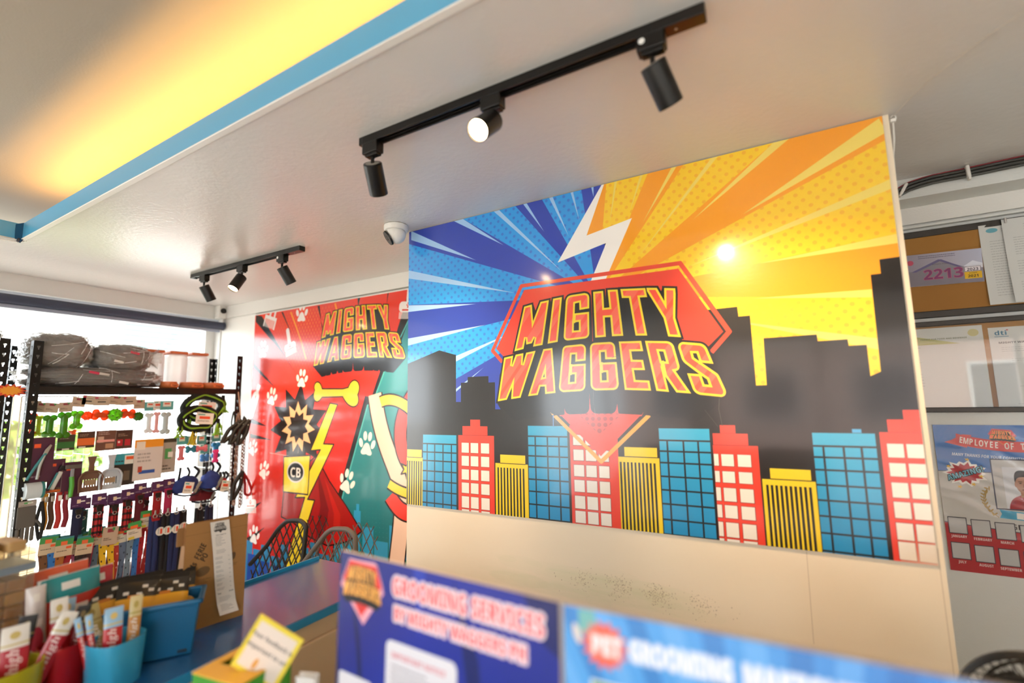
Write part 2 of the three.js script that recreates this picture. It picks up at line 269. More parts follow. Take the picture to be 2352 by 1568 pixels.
// ---------------------------------------------------------------- the wide mural board
const MW = 1.816, MH = 1.259;
const muralPrint = canvas(2048, 1420, (g, W, H) => {
  const k = W / 1816; g.scale(k, k); g.translate(0, 1);
  const C = [923, 432], far = (x, y, s = 3) => [C[0] + (x - C[0]) * s, C[1] + (y - C[1]) * s];
  const ray = (x0, y0, x1, y1, color) => fillPoly(g, [...C, ...far(x0, y0), ...far(x1, y1)], color);
  const BL_D = '#2a43ae', BL_L = '#2a9ae6', OR = '#f6a01f', YE = '#f8cc26';
  // left half blue, right half yellow, along the bolt
  g.fillStyle = BL_D; g.fillRect(0, -10, 960, 1300);
  const blueLight = [[13.6, 63.2, 17.2, 355.5], [19.2, 540, 273.8, 712], [305, -8.3, 576.8, -8.6], [700.6, -12.7, 876.6, -6]];
  for (const r of blueLight) ray(...r, BL_L);
  const dots = (rays, color, test) => {
    g.save(); g.beginPath();
    for (const [x0, y0, x1, y1] of rays) { const p = [...C, ...far(x0, y0), ...far(x1, y1)]; g.moveTo(p[0], p[1]); g.lineTo(p[2], p[3]); g.lineTo(p[4], p[5]); g.closePath(); }
    g.clip(); g.fillStyle = color;
    for (let j = -2; j < 44; j++) for (let i = -2; i < 60; i++) { const x = i * 38 + (j % 2) * 19 + 4, y = j * 20 + 9, r = Math.hypot(x - C[0], y - C[1]); if (r < 150 || !test(x)) continue; g.beginPath(); g.arc(x, y, 6.2, 0, 7); g.fill(); }
    g.restore();
  };
  dots(blueLight, 'rgba(58,96,200,0.62)', (x) => x < 960);
  const pale = (list, color) => { g.fillStyle = color; for (let i = 0; i < list.length; i += 6) fillPoly(g, list.slice(i, i + 6), color); };
  pale([12.7, -4.5, 13.3, 40.7, 384.3, 201.7, -4, 186, -4, 226, 577.9, 372.4, -4, 356, -4, 388, 382.5, 394.3, -4, 514, -4, 548, 429.4, 489.5, 247.4, -11.6, 305, -8.3, 523.2, 158.9, 469.4, -7.4, 497.9, -7, 789.8, 318.4, 613, -10.3, 630.8, -11.1, 713.4, 138.3, 734.5, -8.7, 751.3, -8.8, 818.5, 178.3, 829.1, -9.8, 841.1, -9.2, 863.9, 122.2, 915.5, -9.5, 926.9, -8.9, 924.9, 40.3, 274.1, 612.1, 274, 636.9, 547.9, 536.2, 273.7, 755.6, 273.6, 767.8, 417.9, 669.1], '#9fc6ee');
  // yellow half
  g.save(); poly(g, [968, -20, 891, 187, 1020, 172, 940, 432, 940, 900, 1900, 900, 1900, -20]); g.clip();
  g.fillStyle = OR; g.fillRect(800, -20, 1100, 1400);
  const yellow = [[978, -7.5, 1135.9, -7.4], [1260, -4.5, 1536.8, -0.9], [1813.6, 76.2, 1820.7, 359.3], [1742.9, 535, 1735, 769], [1735, 769, 1000, 1200]];
  for (const r of yellow) ray(...r, YE);
  dots(yellow, 'rgba(238,160,40,0.6)', (x) => x > 900);
  pale([1010.5, -8.3, 1020.6, -7.9, 983.2, 158.3, 1107, -7.7, 1118.8, -8.2, 1059.7, 130.6, 1218.8, -4.5, 1236.2, -4, 1105.5, 180, 1349.5, -1.9, 1370.5, -2.8, 1081.6, 306.7, 1536.9, -2.2, 1579.1, -1.1, 1275.4, 205.1, 1808.3, 4.3, 1822, 52, 1430.1, 218.3, 1820, 195, 1820, 224, 1246.8, 368, 1822, 358.8, 1822, 386.7, 1464.3, 390, 1745.1, 511.5, 1743.8, 535.2, 1434.5, 500.6, 1745.8, 654.5, 1744.5, 686.8, 1363.7, 564], '#f2d766');
  g.restore();
  fillPoly(g, [965.8, -12, 973, -12, 890.8, 186.8, 1067.6, 154.1, 965.1, 356.3, 938, 420, 875, 420, 966.8, 230.2, 766.6, 273.8], '#f3efe8');
  // black skyline
  const K = '#15110f';
  fillPoly(g, [-10, 636, 2.6, 631.3, 182.7, 581.9, 273.5, 608.5, 273.5, 811.5, 299.5, 811.9, 299.8, 730, 335.1, 730, 335.3, 706.6, 439.3, 707, 439.3, 733.8, 470.6, 733.7, 470.6, 844, 496.4, 844.3, 479.7, 817.8, 493.9, 706.1, 524.2, 624.6, 700, 620, 1100, 560, 1249.5, 523.2, 1391.8, 522.7, 1393, 555, 1426.5, 555.5, 1427.6, 777.8, 1457.6, 777.6, 1459.6, 631, 1600.5, 631, 1601.5, 651.3, 1674.8, 651.4, 1676, 670.6, 1718.2, 671, 1718.7, 760.7, 1743.8, 748.5, 1746, 469, 1769.8, 469, 1770, 427.2, 1830, 426.7, 1830, 1300, -10, 1300], K);
  drawShield(g);
  // coloured towers along the foot
  const Y = '#f0cf22', B = '#1f9fd4', R = '#e9402d', CR = '#eee6da', LINE = '#0c1418';
  const yellowTower = ([x0, x1, y], cap, [s0, s1], n, top) => {
    g.fillStyle = Y; g.fillRect(x0, y, x1 - x0, 400); g.fillRect(cap[0], cap[2], cap[1] - cap[0], cap[3] - cap[2]);
    g.fillStyle = K; g.fillRect(cap[0], cap[3], cap[1] - cap[0], 2.4);
    for (let i = 0; i < n; i++) g.fillRect(s0 + (s1 - s0) * i / (n - 1) - 3.3, top, 6.4, 400);
  };
  const blueTower = ([x0, x1, y], cols, rows) => {
    const gr = g.createLinearGradient(0, y, 0, 1260); gr.addColorStop(0, '#2aaad6'); gr.addColorStop(1, '#1a8cc4'); g.fillStyle = gr; g.fillRect(x0, y, x1 - x0, 400);
    g.fillStyle = LINE; for (const c of cols) g.fillRect(c - 2.6, rows[0], 5.2, 400); for (const r of rows) g.fillRect(x0, r - 2.6, x1 - x0, 5.2);
  };
  const redTower = ([x0, x1, y], caps, cols, rows) => {
    g.fillStyle = R; g.fillRect(x0, y, x1 - x0, 400);
    for (const [a, b, t, u] of caps) { g.fillStyle = R; g.fillRect(a, t, b - a, u - t + 1); g.fillStyle = '#7c1a12'; g.fillRect(a, u, b - a, 1.6); }
    for (let i = 0; i < cols.length; i += 2) for (let j = 0; j < rows.length; j += 2) { g.fillStyle = '#6e1c18'; g.fillRect(cols[i] - 1, rows[j] - 1, cols[i + 1] - cols[i] + 2.4, rows[j + 1] - rows[j] + 2.4); g.fillStyle = CR; g.fillRect(cols[i], rows[j], cols[i + 1] - cols[i], rows[j + 1] - rows[j]); }
  };
  const rows = [982, 1023, 1036, 1077, 1091, 1133, 1145, 1187, 1200, 1246, 1252, 1292];
  yellowTower([0, 92, 1053], [2, 86, 1019, 1052], [5, 83], 7, 1069);
  blueTower([93, 275, 952], [117, 159, 204, 249], [991, 1027, 1064, 1108, 1151, 1194, 1242]);
  redTower([285, 463, 951], [[347, 396, 886, 913], [307, 432, 913, 950]], [302, 339, 348, 386, 399, 439], rows);
  yellowTower([468, 616, 1058], [491, 605, 1024, 1057], [481, 596], 9, 1075);
  blueTower([619, 785, 909], [650, 702, 750], [949, 985, 1024, 1066, 1112, 1157, 1205, 1256]);
  g.fillStyle = '#5c93d6'; g.fillRect(727, 868, 4, 41);
  redTower([794, 977, 905], [], [807, 847, 855, 895, 904, 942], [940, 978, 994, 1033, 1049, 1090, 1103, 1145, 1159, 1204, 1212, 1254, 1268, 1316]);
  yellowTower([976, 1118, 1013], [999, 1112, 979, 1011], [984, 1101], 10, 1031);
  blueTower([1121, 1282, 913], [1147, 1199, 1245], [953, 989, 1027, 1072, 1116, 1161, 1211, 1258]);
  redTower([1289, 1419, 964], [[1314, 1359, 901, 926], [1291, 1393, 927, 963]], [1290, 1304, 1312, 1348, 1359, 1397], [992, 1029, 1045, 1080, 1096, 1137, 1149, 1188, 1201, 1245, 1251, 1293]);
  yellowTower([1423, 1562, 1062], [1446, 1552, 1029, 1060], [1436, 1547], 10, 1079);
  blueTower([1564, 1714, 921], [1589, 1638, 1680], [959, 991, 1027, 1070, 1113, 1157, 1204, 1253]); g.fillStyle = '#3fa4dc'; g.fillRect(1662, 909, 22, 11);
  redTower([1724, 1830, 917], [[1781, 1830, 856, 882], [1744, 1830, 882, 916]], [1738, 1774, 1780, 1819], [948, 985, 1000, 1036, 1052, 1092, 1103, 1146, 1158, 1202, 1207, 1253]);
  // shield foot in front of the towers, then the letters
  g.save(); g.beginPath(); g.rect(600, 840, 640, 400); g.clip(); drawShield(g); g.restore();
  drawLetters(g);
  // cracks in the laminate and a faded lower right corner
  g.strokeStyle = '#4c4842'; g.lineWidth = 1.6; g.beginPath(); g.moveTo(1319, 815); g.lineTo(1315, 850); g.lineTo(1322, 905); g.stroke();
  g.lineWidth = 1; g.beginPath(); g.moveTo(1272, 852); g.lineTo(1290, 878); g.lineTo(1309, 906); g.stroke();
  g.strokeStyle = '#5a4038'; g.beginPath(); g.moveTo(968, 664); g.quadraticCurveTo(980, 656, 996, 662); g.stroke();
  g.strokeStyle = '#8a8078'; g.lineWidth = 0.9; g.beginPath(); g.moveTo(893, 770); g.lineTo(894, 840); g.lineTo(900, 880); g.stroke();
  const fade = g.createLinearGradient(1765, 1180, 1815, 1262); fade.addColorStop(0, 'rgba(226,205,178,0)'); fade.addColorStop(1, 'rgba(226,205,178,0.85)'); g.fillStyle = fade; g.fillRect(1740, 1150, 80, 120);
});
const muralFace = phys(0xffffff, 0.3, { map: muralPrint, clearcoat: 0.9, clearcoatRoughness: 0.11, bumpMap: peelFine, bumpScale: 0.00025 });
const boardEdge = std(0xece7de, 0.5);
{
  const g = thing('mural_board', 'wide glossy mural board with a city skyline, sun rays and the big shop name', 'mural', [-1.489 + MW / 2, CEIL - 0.003 - MH / 2, -1.6755]);
  panel(MW, MH, 0.005, muralFace, boardEdge, g, 'printed_panel');
}
// ---------------------------------------------------------------- track lights
const lampGlow = std(0xfff3d8, 0.4, { emissive: 0xffd9a0, emissiveIntensity: 30 });
const spotBlack = std(0x14110f, 0.32, { metalness: 0.25 }), greyCap = std(0xa49d92, 0.6);
const spotBody = lathe([[0.0001, 0.001], [0.021, 0.001], [0.0225, 0], [0.027, 0.0005], [0.0285, -0.002], [0.0285, -0.073], [0.0281, -0.074], [0.0281, -0.075], [0.0285, -0.076], [0.0285, -0.0945], [0.0275, -0.096], [0.0262, -0.0945], [0.0258, -0.086], [0.0001, -0.086]], 40);
const DOWN = new THREE.Vector3(0, -1, 0);
function spotHead(x, z, dir, label, sticker) {
  const g = thing('track_spot', label, 'spotlight', [x, CEIL, z]);
  part('adapter', [rbox(0.062, 0.036, 0.032, 0.004, 0, -0.040, 0), rbox(0.05, 0.012, 0.022, 0.003, 0.002, -0.060, 0), rbox(0.03, 0.01, 0.02, 0.002, 0, -0.024, 0)], spotBlack, g);
  part('stem', [cyl(0.0055, 0.0055, 0.03, 14, 0, -0.076, 0), cyl(0.0075, 0.0075, 0.005, 14, 0, -0.066, 0)], spotBlack, g);
  if (sticker) part('sticker', rot(cyl(0.007, 0.007, 0.0008, 20), Math.PI / 2), WHITE_PLASTIC, g, [-0.018, -0.036, 0.0163]);
  const head = new THREE.Group(); head.name = 'head'; g.add(head);
  const d = V3(dir).normalize();
  head.position.set(0, -0.087, 0); head.quaternion.setFromUnitVectors(DOWN, d);
  part('housing', spotBody, spotBlack, head); part('back_plate', cyl(0.021, 0.021, 0.0012, 30, 0, 0.0012, 0), greyCap, head);
  part('lens', cyl(0.0256, 0.0256, 0.002, 30, 0, -0.0875, 0), lampGlow, head);
  const l = new THREE.SpotLight(0xffd6a0, SPOT_POWER, 0, 0.72, 0.8, 2); l.castShadow = true; l.shadow.mapSize.set(1024, 1024);
  const p = new THREE.Vector3(x, CEIL - 0.087, z);
  l.position.copy(p).addScaledVector(d, 0.098); l.target.position.copy(p).addScaledVector(d, 2); scene.add(l, l.target);
  return g;
}
function track(x0, x1, z, label) {
  const g = thing('light_track', label, 'light track', [(x0 + x1) / 2, CEIL, z]), L = x1 - x0;
  part('rail', [rbox(L, 0.004, 0.034, 0.001, 0, -0.002, 0), rbox(L, 0.024, 0.006, 0.0015, 0, -0.012, 0.014), rbox(L, 0.024, 0.006, 0.0015, 0, -0.012, -0.014), rbox(L, 0.004, 0.006, 0.001, 0, -0.015, 0.009), rbox(L, 0.004, 0.006, 0.001, 0, -0.015, -0.009)], spotBlack, g);
  part('feed_box', rbox(0.11, 0.0255, 0.0355, 0.0025, L / 2 - 0.054, -0.0128, 0), std(0x17110d, 0.3, { metalness: 0.15 }), g);
  part('end_cap', rbox(0.022, 0.0255, 0.0355, 0.0025, -L / 2 + 0.01, -0.0128, 0), spotBlack, g);
  part('screw', ball(0.003, L / 2 - 0.06, -0.0258, 0, 1, 0.5, 1, 10), CHROME, g);
}
track(-1.075, -0.074, -0.992, 'long black ceiling light track in front of the wide mural');
spotHead(-1.033, -0.992, [-0.31, -0.72, -0.61], 'black track spot with a grey back at the left end of the long track');
spotHead(-0.6, -0.992, [-0.02, -0.655, 0.727], 'brightly lit track spot facing the room, middle of the long track');
spotHead(-0.187, -0.992, [0.25, -0.75, -0.63], 'black track spot with a round white sticker, nearest the right end of the long track', true);
track(-3.128, -2.095, -1.542, 'short looking black ceiling light track near the window');
spotHead(-3.0, -1.542, [0.02, -0.85, -0.5], 'black track spot nearest the window, on the track by the window');
spotHead(-2.615, -1.542, [0.07, -0.83, 0.52], 'lit track spot tilted towards the room, in the middle of the track by the window');
spotHead(-2.255, -1.542, [0.1, -0.82, -0.55], 'black track spot hanging in front of the red poster, on the track by the window', true);

// ---------------------------------------------------------------- dome camera and the small corner camera
{
  const g = thing('dome_camera', 'white dome security camera on the ceiling beside the mural corner', 'camera', [-1.49, CEIL, -1.585]);
  part('mount', lathe([[0.0001, 0], [0.055, 0], [0.056, -0.004], [0.055, -0.022], [0.05, -0.03], [0.0001, -0.03]]), WHITE_PLASTIC, g);
  const e = new THREE.Group(); e.name = 'eyeball'; e.position.set(0.002, -0.04, 0.004); e.rotation.set(0.62, -0.72, 0, 'YXZ'); g.add(e);
  part('shell', ball(0.047, 0, 0, 0, 1, 1, 0.96, 30), WHITE_PLASTIC, e); part('face', rot(cyl(0.034, 0.036, 0.008, 36), Math.PI / 2), BLACK, e, [0, 0, 0.041]);
  part('lens', ball(0.012, 0, 0, 0.042, 1, 1, 0.5), phys(0x050507, 0.05), e);
}
{
  const g = thing('mini_camera', 'small black round camera on a white block in the ceiling corner by the window', 'camera', [-3.93, EYE + 0.777, -2.165]);
  part('block', rbox(0.07, 0.11, 0.062, 0.008, -0.005, -0.005, 0), WHITE_PLASTIC, g);
  part('lens', rot(cyl(0.021, 0.021, 0.012, 26), 0, 0, Math.PI / 2), BLACK, g, [0.034, 0, 0]);
}

// ---------------------------------------------------------------- the red and teal poster on the back wall
function paw(g, x, y, s, a = 0, color = '#f1e9e2') {
  g.save(); g.translate(x, y); g.rotate(a); g.scale(s, s); g.fillStyle = color;
  g.beginPath(); g.moveTo(0, -6); g.bezierCurveTo(22, -6, 26, 24, 40, 40); g.bezierCurveTo(46, 62, 22, 62, 0, 54); g.bezierCurveTo(-22, 62, -46, 62, -40, 40); g.bezierCurveTo(-26, 24, -22, -6, 0, -6); g.fill();
  for (const [px, py, r] of [[-46, -2, -0.35], [-18, -42, -0.1], [18, -42, 0.1], [46, -2, 0.35]]) { g.save(); g.translate(px, py); g.rotate(r); g.beginPath(); g.ellipse(0, 0, 14, 25, 0, 0, 7); g.fill(); g.restore(); }
  g.restore();
}
const PW = 1.99, PH = 1.98;
const posterPrint = canvas(1400, 1393, (g, W) => {
  const k = W / 1990; g.scale(k, k);
  let gr = g.createLinearGradient(200, 0, 900, 1900); gr.addColorStop(0, '#e8432c'); gr.addColorStop(0.45, '#e5301f'); gr.addColorStop(1, '#b3130f'); g.fillStyle = gr; g.fillRect(0, 0, 1990, 1990);
  // orange halftone in the sky
  for (let j = 0; j < 26; j++) for (let i = 0; i < 26; i++) { const x = 200 + i * 32 + (j % 2) * 16, y = 30 + j * 24, d = Math.hypot((x - 620) / 420, (y - 120) / 420); if (d > 1) continue; g.fillStyle = `rgba(246,120,50,${0.75 * (1 - d)})`; g.beginPath(); g.ellipse(x, y, 7, 11, 0, 0, 7); g.fill(); }
  g.strokeStyle = 'rgba(250,165,40,0.85)'; g.lineWidth = 14; g.beginPath(); g.moveTo(430, 20); g.lineTo(500, 140); g.lineTo(560, 250); g.lineTo(620, 380); g.stroke(); g.beginPath(); g.moveTo(900, 10); g.lineTo(930, 90); g.stroke();
  const K = '#191413';
  for (const s of [[10, 0, 84, 15, 364, 317, 627, 600, 533, 498, 356, 322, 10, 50], [10, 369, 296, 575, 10, 409], [14, 791, 213, 850, 12, 830], [12, 904, 281, 948, 12, 940], [321, 10, 447, 182, 339, 10], [719, 8, 781, 158, 780, 200, 743, 8], [1116, 0, 1124, 60, 1142, 0], [1385, 0, 1378, 80, 1394, 0], [20, 1440, 190, 1390, 60, 1480, 20, 1500], [30, 1660, 240, 1560, 80, 1680]]) fillPoly(g, s, K);
  // teal field behind a black bolt edge
  fillPoly(g, [1600, 0, 1561, 9, 1466, 262, 1330, 500, 1261, 660, 1206, 649, 984, 1275, 940, 1700, 1000, 1990, 1990, 1990, 1990, 0], K);
  gr = g.createLinearGradient(1300, 400, 1500, 1700); gr.addColorStop(0, '#2f8f9a'); gr.addColorStop(0.5, '#1d7f86'); gr.addColorStop(1, '#17666f'); g.fillStyle = gr;
  poly(g, [1600, 80, 1564, 190, 1497, 337, 1365, 500, 1329, 573, 1281, 672, 1224, 706, 1018, 1286, 985, 1500, 960, 1990, 1990, 1990, 1990, 0]); g.fill();
  g.strokeStyle = '#4fb6b4'; g.lineWidth = 9; poly(g, [1564, 190, 1365, 505, 1283, 676, 1228, 712, 1024, 1290, 990, 1500], false); g.stroke();
  for (let j = 0; j < 30; j++) for (let i = 0; i < 18; i++) { g.fillStyle = 'rgba(120,205,190,0.5)'; const r = Math.max(0, 6 * (j / 30)); g.fillRect(1050 + i * 30, 1180 + j * 26, r, r * 1.7); }
  // city shapes along the foot
  const city = (list, base, color) => { g.fillStyle = color; for (const [x, y, w] of list) g.fillRect(x, y, w, base - y); };
  city([[20, 1670, 90], [120, 1720, 80], [210, 1680, 110], [330, 1740, 90], [430, 1650, 80], [620, 1640, 100], [730, 1600, 70], [810, 1660, 110]], 1990, '#2d7fae');
  city([[60, 1760, 110], [190, 1790, 120], [360, 1800, 130], [520, 1740, 110], [690, 1720, 140], [850, 1750, 100]], 1990, '#20489c');
  city([[960, 1560, 80], [1060, 1480, 60], [1130, 1360, 60], [1150, 1320, 26], [1210, 1450, 90], [1310, 1520, 110], [1430, 1420, 80], [1520, 1480, 120]], 1990, '#2f96c4');
  city([[1000, 1650, 90], [1110, 1600, 120], [1260, 1640, 130], [1420, 1600, 160]], 1990, '#1f7a62');
  // plain shapes where the poster shows its figures: a red drape, a yellow streak with the round badge, pale and red bands
  const S = (pts, color, wdt = 9) => { poly(g, pts); g.fillStyle = color; g.fill(); g.strokeStyle = '#2a0f0c'; g.lineWidth = wdt; g.lineJoin = 'round'; g.stroke(); };
  S([760, 1040, 900, 1200, 1060, 1340, 1202, 1480, 1094, 1551, 901, 1604, 720, 1570, 560, 1500, 420, 1470, 440, 1250], '#a3130f');
  fillPoly(g, [770, 1110, 900, 1380, 860, 1590, 780, 1580, 820, 1360], '#7e0d0c'); fillPoly(g, [850, 1180, 1010, 1400, 1010, 1560, 940, 1590, 950, 1400], '#c01a14');
  const star = (cx, cy, r0, r1, n, color, a0 = 0) => { const q = []; for (let i = 0; i < 2 * n; i++) { const a = a0 + i * Math.PI / n, r = i % 2 ? r0 : r1; q.push(cx + r * Math.cos(a), cy + r * Math.sin(a)); } S(q, color); };
  star(560, 850, 190, 300, 11, '#231613', 0.2); star(560, 850, 120, 190, 11, '#efc391', 0.1); star(560, 850, 70, 105, 9, '#231613', 0.3);
  S([955, 700, 880, 690, 700, 1010, 800, 1000, 560, 1330, 660, 1320, 480, 1800, 690, 1800, 650, 1600, 760, 1330, 690, 1330, 930, 960, 830, 960], '#efd52a');
  S([420, 1060, 700, 1040, 690, 1300, 430, 1300], '#efd52a');
  g.fillStyle = '#191413'; g.beginPath(); g.ellipse(554, 1159, 86, 66, 0, 0, 7); g.fill(); g.strokeStyle = '#d9d6d2'; g.lineWidth = 11; g.stroke();
  g.fillStyle = '#e8e5e0'; g.font = 'bold 92px sans-serif'; g.textAlign = 'center'; g.textBaseline = 'middle'; g.fillText('CB', 554, 1163);
  // bone
  g.beginPath(); g.moveTo(800, 592); g.bezierCurveTo(760, 500, 690, 560, 722, 600); g.bezierCurveTo(690, 650, 740, 720, 800, 650); g.lineTo(1000, 650); g.bezierCurveTo(1080, 760, 1180, 720, 1140, 640); g.bezierCurveTo(1190, 560, 1090, 500, 1050, 590); g.lineTo(1000, 598); g.closePath();
  g.fillStyle = '#edc93a'; g.fill(); g.strokeStyle = '#33210f'; g.lineWidth = 9; g.stroke();
  // plain ribbons on the teal side
  const wave = (pts, color) => { g.lineCap = 'butt'; g.lineJoin = 'round'; for (const [c, w] of [['#2a0f0c', 20], [color, 0]]) { g.strokeStyle = c; g.lineWidth = pts[0] + w; g.beginPath(); g.moveTo(pts[1], pts[2]); for (let i = 3; i < pts.length; i += 6) g.bezierCurveTo(pts[i], pts[i + 1], pts[i + 2], pts[i + 3], pts[i + 4], pts[i + 5]); g.stroke(); } };
  wave([110, 1290, 640, 1340, 900, 1420, 1000, 1500, 1150, 1560, 1300, 1500, 1500, 1440, 1990], '#f2cdb6');
  wave([90, 1620, 640, 1480, 760, 1460, 1000, 1620, 1090], '#e23a2a'); wave([60, 1340, 690, 1420, 660, 1520, 680, 1640, 780], '#efd02c'); wave([90, 1430, 1250, 1500, 1330, 1540, 1350, 1640, 1330], '#e23a2a'); wave([50, 1420, 1180, 1500, 1220, 1560, 1225, 1640, 1235], '#efd02c');
  star(1560, 1090, 22, 52, 5, '#efd02c', -1.2);
  for (const [x, y, a, s] of [[119, 275, 0, 1], [583, 515, 0.1, 1], [554, 40, 0.05, 1.05], [253, 634, 0.2, 1], [58, 1010, 0.5, 0.9], [204, 1165, 0.5, 1], [1231, 950, 0.1, 1.15], [1062, 1190, 0.35, 1.15], [124, 1625, 0.15, 1]]) paw(g, x, y, s, a);
  // comb, brushes and a bottle
  const W2 = '#efe7e1';
  g.save(); g.translate(189, 62); g.rotate(0.32); g.fillStyle = W2; g.fillRect(-72, -36, 146, 26); g.fillRect(-72, -36, 14, 92); g.fillRect(60, -36, 14, 92); g.fillRect(-24, -90, 20, 60); g.fillRect(30, -90, 20, 60); for (let i = 0; i < 17; i++) g.fillRect(-54 + i * 6.8, -14, 3.6, 68); g.restore();
  const brush = (x, y, a, s) => { g.save(); g.translate(x, y); g.rotate(a); g.scale(s, s); g.fillStyle = W2; g.beginPath(); g.roundRect(-20, -170, 40, 150, 20); g.fill(); g.beginPath(); g.roundRect(-70, -40, 140, 62, 24); g.fill(); g.fillStyle = '#d63a2a'; g.fillRect(-46, 4, 92, 9); paw(g, 0, -18, 0.26, 0, '#d63a2a'); g.fillStyle = W2; for (let i = 0; i < 18; i++) g.fillRect(-66 + i * 7.6, 20, 4.5, 40); g.restore(); };
  brush(440, 285, -0.28, 0.9); brush(60, 1420, -0.1, 1); brush(1560, 120, 0.1, 1.1);
  g.save(); g.translate(46, 660); g.rotate(0.4); g.fillStyle = '#ebe6e4'; g.beginPath(); g.roundRect(-38, -70, 76, 210, 30); g.fill(); g.fillRect(-18, -130, 36, 66); g.fillStyle = '#a05348'; g.fillRect(-6, -40, 10, 90); g.restore();
  drawSign(g, [0.974, 0, 0.043, 0.94, 197.7, -331.3], false, { depth: 0.21 });
  // pale glare lines drawn into the print
  g.strokeStyle = 'rgba(245,225,215,0.7)'; g.lineWidth = 4; g.beginPath(); g.moveTo(260, 1040); g.lineTo(470, 1052); g.stroke(); g.lineWidth = 3; g.beginPath(); g.moveTo(574, 960); g.lineTo(573, 1030); g.stroke();
});
{
  const g = thing('wall_poster', 'tall glossy red and teal poster with paw prints, a yellow bone and the shop name', 'poster', [-3.515 + PW / 2, EYE + 0.705 - PH / 2, -2.2]);
  panel(PW, PH, 0.006, phys(0xffffff, 0.22, { map: posterPrint, clearcoat: 0.4, clearcoatRoughness: 0.08, bumpMap: peelFine, bumpScale: 0.0003 }), boardEdge, g, 'printed_panel');
}

// ---------------------------------------------------------------- notice boards on the right wall
const ZR = -2.372, R = (v) => v * 1.0706;
const corkTex = canvas(512, 256, (g, W, H) => { g.fillStyle = '#a8783a'; g.fillRect(0, 0, W, H); for (let i = 0; i < 5200; i++) { g.fillStyle = pick(['rgba(90,54,20,0.28)', 'rgba(196,150,90,0.28)', 'rgba(130,84,36,0.3)']); g.fillRect(rnd(0, W), rnd(0, H), rnd(1, 3), rnd(1, 3)); } });
const cork = std(0xffffff, 0.85, { map: corkTex, bumpMap: peelFine, bumpScale: 0.0006 });
const frameMetal = std(0x3d3a36, 0.36, { metalness: 0.55 });
function frameBars(x0, y0, x1, y1, w, d) { return [rbox(x1 - x0, w, d, 0.003, (x0 + x1) / 2, y1 - w / 2, 0), rbox(x1 - x0, w, d, 0.003, (x0 + x1) / 2, y0 + w / 2, 0), rbox(w, y1 - y0, d, 0.003, x0 + w / 2, (y0 + y1) / 2, 0), rbox(w, y1 - y0, d, 0.003, x1 - w / 2, (y0 + y1) / 2, 0)]; }
const lines = (g, x, y, w, n, dy, o = {}) => { g.fillStyle = o.color ?? 'rgba(60,62,66,0.5)'; for (let i = 0; i < n; i++) { let a = x; const end = x + w * (o.full ? 1 : rnd(0.45, 1)); while (a < end) { const b = rnd(4, 18); g.fillRect(a, y + i * dy, Math.min(b, end - a), o.h ?? 2); a += b + 3; } } };
{
  const g = thing('cork_board', 'brown cork notice board in a dark metal frame under the ceiling beam', 'notice board', [R(0.78), EYE + R(0.4355), ZR + 0.012]);
  const w = R(1.0), h = R(0.323);
  part('cork_panel', metreUV(rbox(w - 0.02, h - 0.02, 0.012, 0.001), 2), cork, g); part('frame', frameBars(-w / 2, -h / 2, w / 2, h / 2, 0.026, 0.02), frameMetal, g);
}
const plateTex = canvas(640, 380, (g, W, H) => {
  let gr = g.createLinearGradient(0, 0, W, 0); gr.addColorStop(0, '#8d8696'); gr.addColorStop(0.5, '#aaa4b4'); gr.addColorStop(1, '#b9bdd2'); g.fillStyle = gr; g.fillRect(0, 0, W, H);
  fillPoly(g, [0, 200, 60, 205, 270, 90, 300, 92, 480, 190, 640, 175, 640, 380, 0, 380], 'rgba(120,112,124,0.75)'); fillPoly(g, [480, 190, 560, 130, 640, 170, 640, 220], 'rgba(235,238,248,0.8)');
  fillPoly(g, [30, 208, 270, 82, 300, 84, 470, 192, 440, 192, 286, 104, 70, 212], '#5c5480');
  g.fillStyle = '#3b3548'; g.textAlign = 'center'; g.font = 'bold 17px sans-serif'; lines(g, 100, 24, 320, 2, 22, { h: 9, full: true, color: 'rgba(60,52,72,0.6)' }); g.fillText('BUSINESS PERMIT', 290, 142);
  g.fillStyle = '#c2355a'; g.beginPath(); g.arc(26, 96, 30, 0, 7); g.fill();
  g.font = 'bold 158px sans-serif'; g.lineWidth = 7; g.strokeStyle = '#c9587c'; g.strokeText('2213', 306, 308); g.fillStyle = '#7c2a66'; g.fillText('2213', 306, 308);
  g.fillStyle = '#efe9ee'; g.fillRect(484, 196, 138, 60); g.strokeStyle = '#2a2434'; g.lineWidth = 4; g.strokeRect(488, 200, 130, 52); g.fillStyle = '#2a2434'; g.font = 'bold 44px sans-serif'; g.fillText('2023', 553, 246);
  g.fillStyle = '#e7b70e'; g.fillRect(484, 258, 142, 78); g.fillStyle = '#3a2c08'; g.font = 'bold 42px sans-serif'; g.fillText('2021', 555, 322); g.font = 'bold 14px sans-serif'; g.fillText('BUSINESS', 555, 278);
});
{
  const g = thing('permit_plate', 'printed permit plate reading 2213 pinned on the cork board', 'plate', [R(0.549), EYE + R(0.448), ZR + 0.0215], 0);
  g.rotation.z = -0.03;
  panel(R(0.203), R(0.118), 0.003, phys(0xffffff, 0.25, { map: plateTex, clearcoat: 0.6, clearcoatRoughness: 0.05 }), WHITE_PLASTIC, g, 'printed_plate');
}
const docTex = (draw, w = 420, h = 560) => canvas(w, h, (g, W, H) => { g.fillStyle = '#d4d5d1'; g.fillRect(0, 0, W, H); draw(g, W, H); });
